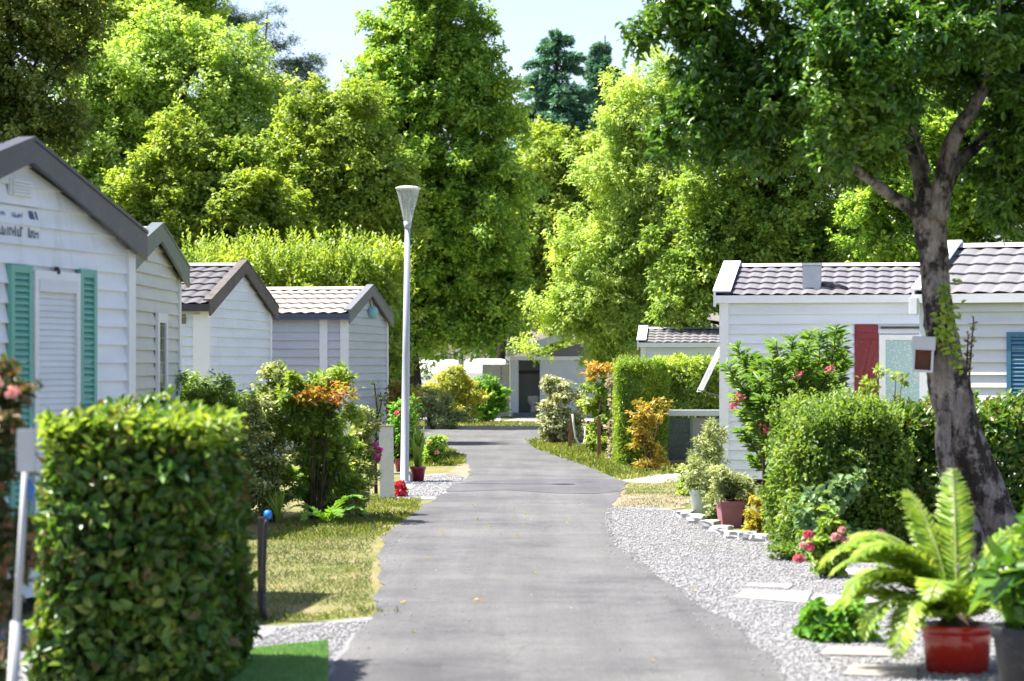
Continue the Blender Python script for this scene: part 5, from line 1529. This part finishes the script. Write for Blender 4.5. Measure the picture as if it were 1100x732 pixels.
# oleander: stems with whorls of lance leaves, pink flowers
YO = d(24.6)
kO = YO / F
ole = thing('oleander', 'tall oleander with lance leaves and pink flowers against the white wall', 'oleander', (X(840, YO), YO, 0))
rng = np.random.default_rng(55)
tips = [(800, 372), (812, 392), (788, 398), (806, 420), (795, 440), (830, 370), (848, 365), (865, 372), (880, 360), (895, 352), (872, 352), (845, 390), (860, 395), (885, 385), (898, 375), (825, 410), (840, 420), (815, 455), (800, 462), (822, 478), (812, 490), (855, 415), (875, 405), (890, 400), (790, 418), (835, 440), (905, 362), (850, 440), (830, 385), (818, 430), (868, 388), (784, 392), (910, 385), (880, 420), (860, 440), (806, 385), (838, 400), (826, 396), (856, 376), (852, 404), (843, 430), (870, 430), (812, 405), (890, 415)]
mb = MB(); LP_, LN_, LD_ = [], [], []
for px, py in tips:
    yy = YO + rng.uniform(-0.7, 0.6)
    e = P(px + rng.normal() * 3, py + rng.normal() * 3, yy)
    b0 = Vector((X(845 + rng.normal() * 10, YO), YO + rng.normal() * 0.15, 0))
    m_ = b0.lerp(e, 0.55) + Vector((rng.normal() * 0.08, 0, 0.15))
    mb.tube([b0, m_, e], [2.0 * kO, 1.5 * kO, 0.7 * kO], 5)
    ax_ = (e - m_).normalized()
    for j in range(120):
        t_ = rng.uniform(0.15, 1.0) ** 0.7
        q = m_.lerp(e, t_)
        az = rng.uniform(0, 6.283)
        sd_ = Vector((math.cos(az), math.sin(az), rng.uniform(-0.3, 0.5)))
        dv = (sd_ * 0.8 + ax_ * 0.8).normalized()
        LP_.append(q); LD_.append(dv); LN_.append(ax_ * 0.6 - sd_ * 0.5 + Vector((0, 0, 0.5)))
mb.build('stem', BARK_BROWN, ole, off=(X(840, YO), YO, 0))
leaf_mesh('foliage', np.array(LP_), np.array(LN_), np.array(LD_), 15 * kO * rng.uniform(.6, 1.2, len(LP_)), 0.17, LEAF_OLEANDER, ole, (X(840, YO), YO, 0), True)
fs = [(822, 458), (827, 463), (890, 396), (793, 427), (858, 404), (788, 437)]
for px, py in fs:
    FP = np.array(P(px, py, YO - 0.5))[None] + rng.normal(size=(16, 3)) * 2.4 * kO
    leaf_mesh('flower', FP, rnd_dir(rng, len(FP)), rnd_dir(rng, len(FP)), 3.8 * kO, 0.85, PINK, ole, (X(840, YO), YO, 0), True)

# hedges on the right
Ye = d(21.5)
hedge('light_hedge', 'tall light green hedge with a sunlit fluffy top, beside the rose', X(846, Ye), X(985, Ye), Ye, d(23.4), Z(456, Ye), 34000, 0.062, LEAF_HEDGE_LIGHT, depth=0.32, rr=0.36, und=0.10, aspect=0.5, shoots=900, shoot_len=0.24, upb=0.35, rich=True)
Yg = d(22.3)
hedge('dark_hedge', 'dark broad leaved hedge in the shade behind the big trunk', X(966, Yg), X(1190, Yg), Yg, d(24.5), Z(446, Yg), 24000, 0.085, LEAF_HEDGE, depth=0.32, rr=0.25, und=0.09, rich=True, shoots=200, shoot_len=0.14)
shrub('hedge_flower_plant', 'thin yellow tipped climber sticking up over the light hedge', [ell(955, 400, 10, 20, d(22.5)), ell(935, 400, 8, 14, d(22.5)), ell(966, 412, 14, 10, d(22.5))], d(22.5), 700, 7, LEAF_YELLOW, cat='plant', clump_px=7, clumps=18, stems=9, stem_px=1.2)
shrub('bramble', 'pale leaved bramble growing at the foot of the light hedge', [ell(895, 540, 26, 16, d(20.9)), ell(870, 560, 18, 14, d(20.9)), ell(905, 525, 20, 12, d(20.9))], d(20.9), 900, 9, leaf_mat('pale_bramble_leaf', [(0.12, 0.22, 0.09), (0.18, 0.28, 0.12), (0.08, 0.16, 0.05)], 0.35), cat='plant', clump_px=12, clumps=24, aspect=0.75, rich=True)
shrub('ground_plant', 'low leafy plant spreading on the gravel left of the rose', [ell(840, 592, 12, 8, D(603)), ell(858, 588, 14, 10, D(603))], D(603), 900, 6, LEAF_HEDGE_LIGHT, cat='plant', clump_px=6, clumps=16, stems=0)
# roses
YR = D(621)
kR = YR / F
rose = shrub('rose_bush', 'rose bush with pink blooms in front of the light hedge', [ell(888, 592, 24, 18, YR), ell(905, 585, 16, 18, YR), ell(885, 605, 16, 10, YR), ell(893, 565, 6, 16, YR)], YR, 1500, 7.5, LEAF_MID, cat='rose bush', clump_px=8, clumps=34, skirt=False, stems=14, rich=True, aspect=0.6, stem_px=1.3)
rng = np.random.default_rng(66)
def bloom(px, py, r, mat):
    n = 46
    c = np.array(P(px, py, YR - 0.18))
    u = rnd_dir(rng, n)
    u[:, 2] = np.abs(u[:, 2]) * 0.8 - 0.15
    lay = rng.uniform(0.25, 1, n)
    o = leaf_mesh('bloom', c + u * (r * kR * lay * 0.6)[:, None], u + np.array([0, 0, 0.15]), np.cross(u, rnd_dir(rng, n)) + u * 0.3 + np.array([0, 0, 0.5]), r * kR * 0.85, 1.1, mat, rose, tuple(rose.location), True)
for px, py, r, m_ in ((868, 575, 6.5, PINK), (863, 586, 5, PALE_PINK), (870, 588, 6.5, PINK), (858, 601, 7, PINK), (898, 577, 6, PALE_PINK), (910, 582, 7.5, PALE_PINK), (904, 570, 5, PALE_PINK), (946, 573, 6, PALE_PINK)):
    bloom(px, py, r, m_)
shrub('basil_clump', 'compact bright green leafy clump growing from the gravel in front', [ell(898, 666, 30, 17, D(689)), ell(884, 674, 22, 14, D(689)), ell(914, 674, 20, 14, D(689))], D(689), 2600, 11, LEAF_FRESH, cat='plant', clump_px=11, clumps=46, aspect=0.6, stems=0, rich=True)

# ================================================================== big near tree
YT = d(19.3)
kT = YT / F
nt_ = thing('shade_tree', 'large leaning tree with a mottled grey trunk and dark glossy crown, on the right', 'tree', (X(1092, YT), YT, 0))
off = (X(1092, YT), YT, 0)
mb = MB()
def stem(pts, dy=0.0, seg=20, wob=0.12, y1=None):
    """pts: (px, py, half width px); resampled smoothly"""
    pp = np.array(pts, float)
    t = np.linspace(0, len(pp) - 1, len(pp) * 5)
    out, rad = [], []
    for q in t:
        i = min(int(q), len(pp) - 2)
        f = q - i
        p0, p1, p2, p3 = pp[max(i - 1, 0)], pp[i], pp[i + 1], pp[min(i + 2, len(pp) - 1)]
        c = 0.5 * ((2 * p1) + (-p0 + p2) * f + (2 * p0 - 5 * p1 + 4 * p2 - p3) * f * f + (-p0 + 3 * p1 - 3 * p2 + p3) * f ** 3)
        dd_ = dy if y1 is None else dy + (y1 - dy) * q / (len(pp) - 1)
        v = P(c[0], c[1], YT)
        v.y += dd_
        out.append(v)
        rad.append(max(0.008, c[2] * kT * 0.86))
    mb.tube(out, rad, seg, wob=wob)
stem([(1098, 628, 36), (1090, 605, 31), (1076, 570, 27), (1058, 529, 26), (1036, 474, 26), (1024, 432, 26), (1017, 402, 25), (1013, 372, 22), (1009, 345, 19), (1005, 310, 18), (1004, 280, 18), (1000, 250, 20), (999, 225, 21), (1004, 205, 17)])
stem([(1012, 440, 8), (1010, 465, 10), (1012, 490, 11), (1022, 528, 11), (1038, 562, 12), (1060, 622, 14)], dy=-0.16, seg=12)
stem([(994, 242, 12), (978, 226, 9), (956, 214, 8), (930, 198, 6), (905, 182, 5), (884, 165, 3)], dy=0.0, y1=-0.6, seg=10)
stem([(1004, 235, 15), (1009, 205, 12), (1013, 176, 11), (1022, 146, 10), (1040, 118, 9), (1052, 90, 7), (1060, 40, 5), (1066, -20, 4)], dy=-0.1, y1=-0.4, seg=12)
stem([(998, 225, 14), (992, 180, 9), (982, 130, 7), (985, 60, 6), (970, -20, 4)], dy=0.1, y1=0.8, seg=10)
stem([(1010, 215, 14), (1030, 180, 9), (1060, 150, 7), (1100, 110, 5), (1130, 80, 4)], dy=0.1, y1=0.6, seg=10)
stem([(990, 190, 4), (984, 165, 3), (972, 140, 2)], dy=-0.35, seg=8)
stem([(905, 192, 4), (908, 170, 3), (925, 155, 2)], dy=-0.5, seg=8)
mb.build('trunk', BARK_NEAR, nt_, off=off)
rng = np.random.default_rng(88)
cells = [ell(760, 40, 70, 60, YT, 70), ell(720, 20, 40, 45, YT, 50), ell(830, 90, 75, 80, YT, 90), ell(790, 120, 50, 60, YT, 60), ell(900, 70, 90, 80, YT, 110), ell(900, 150, 60, 45, YT, 80), ell(990, 40, 100, 75, YT, 120),
         ell(1100, 120, 60, 85, YT, 90), ell(1110, 40, 90, 80, YT, 120), ell(1085, 195, 50, 45, YT, 70), ell(960, -70, 160, 90, YT, 160), ell(830, -60, 120, 70, YT, 120), ell(920, 120, 60, 55, YT, 80, -1.0), ell(870, 165, 60, 38, YT, 70), ell(760, 130, 55, 45, YT, 60), ell(1140, 160, 70, 70, YT, 90), ell(1060, 20, 70, 60, YT, 60, -1.2), ell(920, 50, 80, 60, YT, 60, -1.2), ell(1000, 30, 70, 60, YT, 50, -1.0), ell(1120, -90, 120, 100, YT, 140)]
Pt, Nn, Dd, C = crown_points(cells, 120000, 20 * kT, rng, 900, 0.55, 0.7, 1.0, 0.25)
leaf_mesh('crown', Pt, Nn, Dd, 8.6 * kT * rng.uniform(.6, 1.4, len(Pt)), 0.46, LEAF_NEAR, nt_, off, True)
# shoots on the trunk
for c_, n in (((1000, 345), 32), ((1005, 322), 30), ((1012, 340), 40), ((1010, 365), 34), ((1017, 385), 26), ((1001, 365), 24), ((1008, 308), 14)):
    LP_, LD_ = [], []
    for j in range(n):
        v = P(c_[0] + 4 + rng.normal() * 4, c_[1] + np.clip(rng.normal(), -1.6, 1.6) * 8, YT)
        v.y -= 0.24 + rng.uniform(0, 0.08)
        LP_.append(v); LD_.append(Vector((rng.normal() * 0.7, -0.7, rng.normal() * 0.5 + 0.2)))
    leaf_mesh('shoot', np.array(LP_), rng.normal(size=(len(LP_), 3)) * 0.5 + np.array([0, -0.6, 0.6]), np.array(LD_), 7.5 * kT * rng.uniform(.5, 1.3, len(LP_)), 0.55, LEAF_YELLOW, nt_, off, True)
mb = MB(); LP_ = []
for a_, b2 in (((1040, 420), (1046, 340)), ((1038, 410), (1040, 360))):
    p0, p1 = P(*a_, YT), P(*b2, YT)
    mb.tube([p0, p1], [1.5 * kT, 0.6 * kT], 5)
    for j in range(30): LP_.append(p0.lerp(p1, rng.uniform(0.2, 1)))
tw_ = mb.build('side_twig', BARK_BROWN, nt_, off=off)
leaf_mesh('twig_leaves', np.array(LP_), rnd_dir(rng, len(LP_)), rnd_dir(rng, len(LP_)) + np.array([0, 0, 0.5]), 6 * kT, 0.6, leaf_mat('brownish_leaf', [(0.22, 0.14, 0.09), (0.25, 0.24, 0.08)], 0.3), tw_, off)
# nest box on the trunk
nb_ = thing('nest_box', 'white nest box with an open brown front hung on the big trunk', 'nest box', (X(986, YT), YT - 0.25, Z(400, YT)))
hw, hh_ = 11 * kT, 38 * kT
th = 0.022
M_NW = paint('nest_white', (0.577, 0.570, 0.548), 0.6)
addbox(nb_, 'side_panel', M_NW, (-hw, -hw + th, -0.12, 0.12, 0, hh_ * 0.62))
addbox(nb_, 'side_panel', M_NW, (hw - th, hw, -0.12, 0.12, 0, hh_ * 0.62))
addbox(nb_, 'floor', M_NW, (-hw + th, hw - th, -0.12, 0.12, 0, th))
addbox(nb_, 'back_panel', paint('nest_wood', (0.26, 0.10, 0.05), 0.7, 0.2), (-hw + th, hw - th, 0.02, 0.04, th, hh_ * 0.62))
addbox(nb_, 'roof', M_NW, (-hw - 0.012, hw + 0.012, -0.135, 0.13, hh_ * 0.62 + 0.001, hh_), bv=0.006)
nb_.rotation_euler = (0, R(3), R(-10))

# ================================================================== cycad and black pot in front
YC = D(722)
kC = YC / F
cy = thing('potted_cycad', 'cycad with arching yellow green fronds in a glossy red pot', 'potted palm', (X(1028, YC), YC, 0))
pot(cy, 38 * kC, 33 * kC, 52 * kC, paint('glossy_red_pot', (0.45, 0.02, 0.01), 0.16, 0.12, dirt=(0.4, 0.12, 0.1), dirt_amt=0.25, spec=0.7), 0.012)
mb = MB(); mb.lathe([(0, 0), (0.15, 0), (0.12, 0.05), (0.07, 0.09), (0, 0.10)], (0, 0, 46 * kC), 14)
mb.build('crown_base', BARK_BROWN, cy)
rng = np.random.default_rng(91)
fr_ = [(3.05, 1.40, 0.82, 2.7), (3.35, 1.05, 0.66, 2.6), (2.75, 1.30, 0.84, 2.3), (3.6, 1.38, 0.78, 2.6), (2.95, 1.18, 0.74, 2.5), (3.3, 1.25, 0.80, 2.3), (3.0, 0.85, 0.72, 2.0), (3.5, 1.15, 0.74, 2.2), (0.1, 1.1, 0.82, 2.2), (0.0, 0.85, 0.75, 2.2), (-2.7, 0.95, 0.62, 2.6), (1.75, 1.2, 0.85, 1.4), (-0.9, 1.2, 0.7, 2.4), (2.45, 1.2, 0.80, 1.6), (-1.9, 1.15, 0.62, 2.3), (1.4, 1.35, 0.85, 1.0), (0.9, 1.3, 0.85, 1.2), (-0.5, 1.15, 0.75, 1.9), (0.3, 1.0, 0.85, 1.8), (-1.0, 0.9, 0.6, 2.6),
       (1.9, 1.42, 0.8, 0.8), (3.9, 1.05, 0.55, 2.6), (-0.1, 1.25, 0.8, 1.5), (2.1, 1.15, 0.8, 1.6), (3.15, 1.5, 0.72, 2.0), (-2.4, 0.6, 0.55, 2.4), (0.6, 0.8, 0.7, 2.1)]
for az, el, ln, dp in fr_:
    frond_obj(cy, 'frond', (0.05 * math.cos(az), 0.05 * math.sin(az), 52 * kC), az + rng.normal() * 0.1, el + rng.normal() * 0.07, ln * S * 1.14 * rng.uniform(0.88, 1.1), 0.185, 76, rng, LEAF_CYCAD, M_RACHIS, dp * rng.uniform(0.9, 1.2), rng.uniform(0.15, 0.5), 0.12)
YK = d(12.4)
kK = YK / F
bp = thing('potted_shrub', 'broad leaved plant in a matt black pot at the right edge', 'potted plant', (X(1112, YK), YK, 0))
pot(bp, 46 * kK, 36 * kK, Z(672, YK), paint('black_pot', (0.013, 0.015, 0.018), 0.5, 0.15), 0.02)
rng = np.random.default_rng(92)
ee = [(np.array([-6 * kK, 0, 140 * kK]), np.array([42, 40, 44]) * kK), (np.array([10 * kK, 0, 110 * kK]), np.array([50, 44, 40]) * kK), (np.array([26 * kK, 0, 175 * kK]), np.array([44, 40, 40]) * kK)]
Pt, Nn, Dd, C = crown_points(ee, 420, 24 * kK, rng, 40, 0.5, 0.9, 0.3, 0.2, spray=0.8)
leaf_mesh('foliage', Pt, Nn, Dd, 34 * kK * rng.uniform(.6, 1.3, len(Pt)), 0.42, LEAF_NEAR, bp, (0, 0, 0), True)
mb = MB(); mb.tube([(0, 0, Z(690, YK)), (0.01, 0, Z(640, YK))], [0.02, 0.015], 8)
for c_ in C[:12]: mb.tube([(0.01, 0, Z(680, YK)), Vector((0.01, 0, Z(650, YK))).lerp(Vector(c_), 0.5), tuple(c_)], [0.01, 0.008, 0.003], 5)
mb.build('stem', BARK_BROWN, bp)

# fallen leaves on the lane
rng = np.random.default_rng(15)
n = 26
yy = rng.uniform(13, 34, n)
xx = rng.uniform(-1.0, 1.9, n)
o = leaf_mesh('fallen_leaves', np.stack([xx, yy, np.full(n, 0.02)], 1), rng.normal(size=(n, 3)) * 0.25 + np.array([0, 0, 1]), rng.normal(size=(n, 3)), 0.055 * rng.uniform(0.5, 1.3, n), 0.6, LEAF_GOLD, None, (0, 0, 0), True)
o['kind'] = 'stuff'

# ================================================================== background trees
Y = d(50)
hedge('tall_hedge', 'tall yellow green hedge of upright shoots behind the tiled roofs', X(195, Y), X(430, Y), Y, Y + 2.4, Z(282, Y), 60000, 0.15, LEAF_YELLOW, depth=0.7, rr=0.5, und=0.3, aspect=0.42, shoots=800, shoot_len=0.6, upb=0.1, stems=14)
Y = d(58)
tree('holm_oak', 'dark olive tree in the top left corner', [ell(20, 60, 75, 90, Y), ell(-30, 140, 80, 80, Y), ell(70, 20, 50, 60, Y), ell(-20, -20, 90, 60, Y), ell(40, 130, 50, 40, Y)], Y, 0, 78000, 4.92, leaf_mat('oak_leaf', [(0.07, 0.11, 0.022), (0.12, 0.17, 0.035), (0.26, 0.28, 0.06)], 0.45, 0.4, 0.4, gain=1.5), BARK_DARK, 20, 325, 12)
Y = d(72)
tree('ash_tree', 'broad pale green tree filling the upper left', [ell(200, 110, 95, 90, Y), ell(130, 150, 85, 80, Y), ell(250, 150, 65, 75, Y), ell(120, 90, 65, 75, Y), ell(190, 40, 50, 35, Y), ell(170, 220, 110, 70, Y), ell(50, 200, 70, 80, Y), ell(270, 90, 30, 40, Y), ell(290, 190, 40, 70, Y)], Y, 190, 180000, 4.26, LEAF_PALE, BARK_BROWN, 18, 775, 12, 20)
Y = d(88)
tree('lime_tree', 'bright green tree top rising over the pale tree at the upper left', [ell(160, 10, 45, 50, Y), ell(215, 0, 24, 36, Y), ell(105, 30, 45, 55, Y)], Y, 165, 36000, 4.26, LEAF_BRIGHT, BARK_BROWN, 16, 162, 10)
Y = d(60)
tree('maple_tree', 'yellow green maple in front of the pale tree, above the tiled roofs', [ell(200, 190, 62, 50, Y), ell(220, 235, 90, 50, Y), ell(160, 240, 65, 50, Y), ell(270, 235, 55, 60, Y), ell(190, 145, 28, 26, Y), ell(255, 185, 26, 24, Y)], Y, 210, 105000, 5.08, LEAF_YELLOW, BARK_BROWN, 15, 475, 8, 18)
Y = d(63)
tree('field_maple', 'olive green bushy tree left of the lamp', [ell(365, 140, 48, 60, Y), ell(335, 200, 60, 60, Y), ell(400, 200, 50, 60, Y), ell(315, 250, 65, 45, Y), ell(395, 260, 55, 45, Y), ell(330, 130, 26, 40, Y)], Y, 365, 105000, 4.26, LEAF_OLIVE, BARK_DARK, 15, 475, 9, 18)
Y = d(120)
tree('pine_tree', 'sparse dark pine top against the sky, left of the gap', [ell(262, 22, 40, 12, Y), ell(285, 46, 32, 12, Y), ell(240, 18, 26, 10, Y), ell(296, 70, 28, 14, Y), ell(324, 70, 26, 10, Y), ell(280, 95, 40, 16, Y), ell(325, 95, 28, 20, Y)], Y, 270, 24000, 3.77, LEAF_PINE, BARK_DARK, 10, 150, 5, 16, aspect=0.2, flat=0.5)
Y = d(76)
tree('sweetgum_tree', 'tall conical fresh green tree in the middle', [ell(455, -20, 52, 55, Y), ell(460, 45, 68, 55, Y), ell(420, 70, 38, 40, Y), ell(455, 110, 84, 55, Y), ell(500, 60, 40, 60, Y), ell(400, 110, 30, 30, Y), ell(520, 130, 38, 45, Y), ell(460, 175, 92, 55, Y), ell(480, 240, 88, 55, Y), ell(440, 250, 60, 45, Y), ell(520, 220, 60, 60, Y), ell(500, 300, 70, 45, Y), ell(450, 320, 65, 45, Y), ell(430, 370, 40, 30, Y), ell(520, 345, 60, 30, Y)], Y, 445, 225000, 4.76, LEAF_GREEN, BARK_DARK, 16, 825, 9, 26, top=(456, -30), hang=0.25, shell=0.45)
# conifers: layered drooping boughs
def conifer(label, px, top_py, bot_py, wpx, Y, n, seed):
    rng = np.random.default_rng(seed)
    k = Y / F
    bx = X(px, Y)
    r_ = thing('cedar_tree', label, 'tree', (bx, Y, 0), 0, 'cedars on the skyline')
    zt, zb_ = Z(top_py, Y), Z(bot_py, Y)
    mb = MB(); mb.tube([(0, 0, 0), (0, 0, zb_), (0, 0, zt)], [0.45, 0.35, 0.03], 8)
    PP, NN, DD = [], [], []
    for i in range(170):
        t = rng.random() ** 0.75
        z = zt - (zt - zb_) * t
        ln = wpx * k * (0.08 + 0.95 * t ** 0.62) * rng.uniform(0.6, 1.12)
        az = rng.uniform(0, 6.283)
        u = np.array([math.cos(az), math.sin(az), 0])
        s = np.array([-u[1], u[0], 0])
        m = int(n / 170)
        a = rng.random(m) ** 0.6
        w_ = (rng.random(m) - 0.5) * 0.55 * ln * (1.1 - a * 0.7)
        zz = z + a * ln * 0.18 - (a ** 2) * ln * 0.30 + rng.normal(size=m) * 0.08 - np.abs(w_) * 0.25
        PP.append(u[None] * (a * ln)[:, None] + s[None] * w_[:, None] + np.stack([0 * a, 0 * a, zz], 1))
        NN.append(np.array([0, 0, 1.0])[None] + rng.normal(size=(m, 3)) * 0.5)
        DD.append(u[None] * 0.8 + s[None] * np.sign(w_)[:, None] * 0.6 + rng.normal(size=(m, 3)) * 0.3 + np.array([0, 0, -0.2]))
        if i % 3 == 0: mb.tube([(0, 0, z), tuple(u * ln * 0.85 + np.array([0, 0, z - 0.03 * ln]))], [0.07, 0.02], 5)
    mb.build('trunk', BARK_DARK, r_)
    PP = np.concatenate(PP)
    leaf_mesh('crown', PP, np.concatenate(NN), np.concatenate(DD), 6 * k * rng.uniform(.6, 1.4, len(PP)), 0.35, LEAF_CONIFER, r_)
conifer('blue green cedar with a pointed top, the larger of the two on the skyline', 598, 30, 190, 66, d(118), 42000, 1)
conifer('blue green cedar behind and right of the larger one', 650, 38, 200, 46, d(126), 28000, 2)
Y = d(94)
tree('robinia_tree', 'yellow green tree between the conical tree and the cedar', [ell(585, 185, 55, 50, Y), ell(575, 240, 60, 55, Y), ell(625, 180, 35, 45, Y), ell(605, 290, 65, 50, Y), ell(560, 290, 45, 45, Y), ell(640, 240, 40, 50, Y)], Y, 538, 105000, 4.10, LEAF_YELLOW, BARK_DARK, 15, 475, 6, 16, top=(560, 220))
Y = d(66)
tree('walnut_tree', 'feathery pale yellow green tree with drooping branches above the toilet block', [ell(700, 120, 60, 70, Y), ell(670, 195, 62, 65, Y), ell(720, 220, 75, 70, Y), ell(650, 270, 62, 50, Y), ell(700, 300, 75, 50, Y), ell(645, 335, 60, 32, Y), ell(600, 335, 28, 24, Y), ell(690, 350, 55, 30, Y), ell(570, 384, 9, 14, Y), ell(606, 346, 18, 10, Y), ell(745, 150, 45, 60, Y), ell(645, 372, 20, 14, Y), ell(660, 375, 26, 16, Y)], Y, 712, 180000, 4.43, leaf_mat('pale_yellow_leaf', [(0.20, 0.31, 0.05), (0.29, 0.40, 0.08), (0.36, 0.45, 0.13), (0.14, 0.25, 0.035)], 0.5, gain=1.5), BARK_DARK, 15, 775, 8, 24, top=(710, 110), hang=0.6, aspect=0.42)
Y = d(56)
tree('chestnut_tree', 'mid green tree behind the white home on the right', [ell(800, 180, 75, 85, Y), ell(770, 260, 65, 60, Y), ell(860, 220, 85, 70, Y), ell(830, 280, 90, 50, Y), ell(910, 260, 65, 45, Y), ell(740, 310, 45, 50, Y), ell(850, 130, 65, 55, Y)], Y, 820, 135000, 4.76, LEAF_MID, BARK_DARK, 16, 575, 9, 20)
Y = d(48)
tree('laurel_tree', 'dark green shrubby tree behind the second right home', [ell(960, 230, 60, 60, Y), ell(1030, 190, 80, 70, Y), ell(1100, 190, 80, 75, Y), ell(940, 285, 50, 40, Y), ell(1030, 260, 90, 40, Y), ell(960, 150, 70, 60, Y), ell(1030, 110, 70, 60, Y)], Y, 1020, 110000, 5.08, LEAF_GREEN, BARK_DARK, 18, 325, 8, 14)
# shrub belt far behind everything: reads as one mass
rng = np.random.default_rng(61)
ee = []
Y = d(104)
for px in range(-60, 1200, 42):
    ee.append(ell(px, 330 + rng.uniform(-18, 18), 50, 76 + rng.uniform(-10, 20), Y + rng.uniform(-2, 6), 40))
Pt, Nn, Dd, C = crown_points(ee, 90000, 16 * Y / F, rng, 700, 0.45, 0.8, 0.05, 0.1)
o = leaf_mesh('far_wood', Pt, Nn, Dd, 6 * Y / F * rng.uniform(.6, 1.4, len(Pt)), 0.6, LEAF_MID)
o['kind'] = 'stuff'
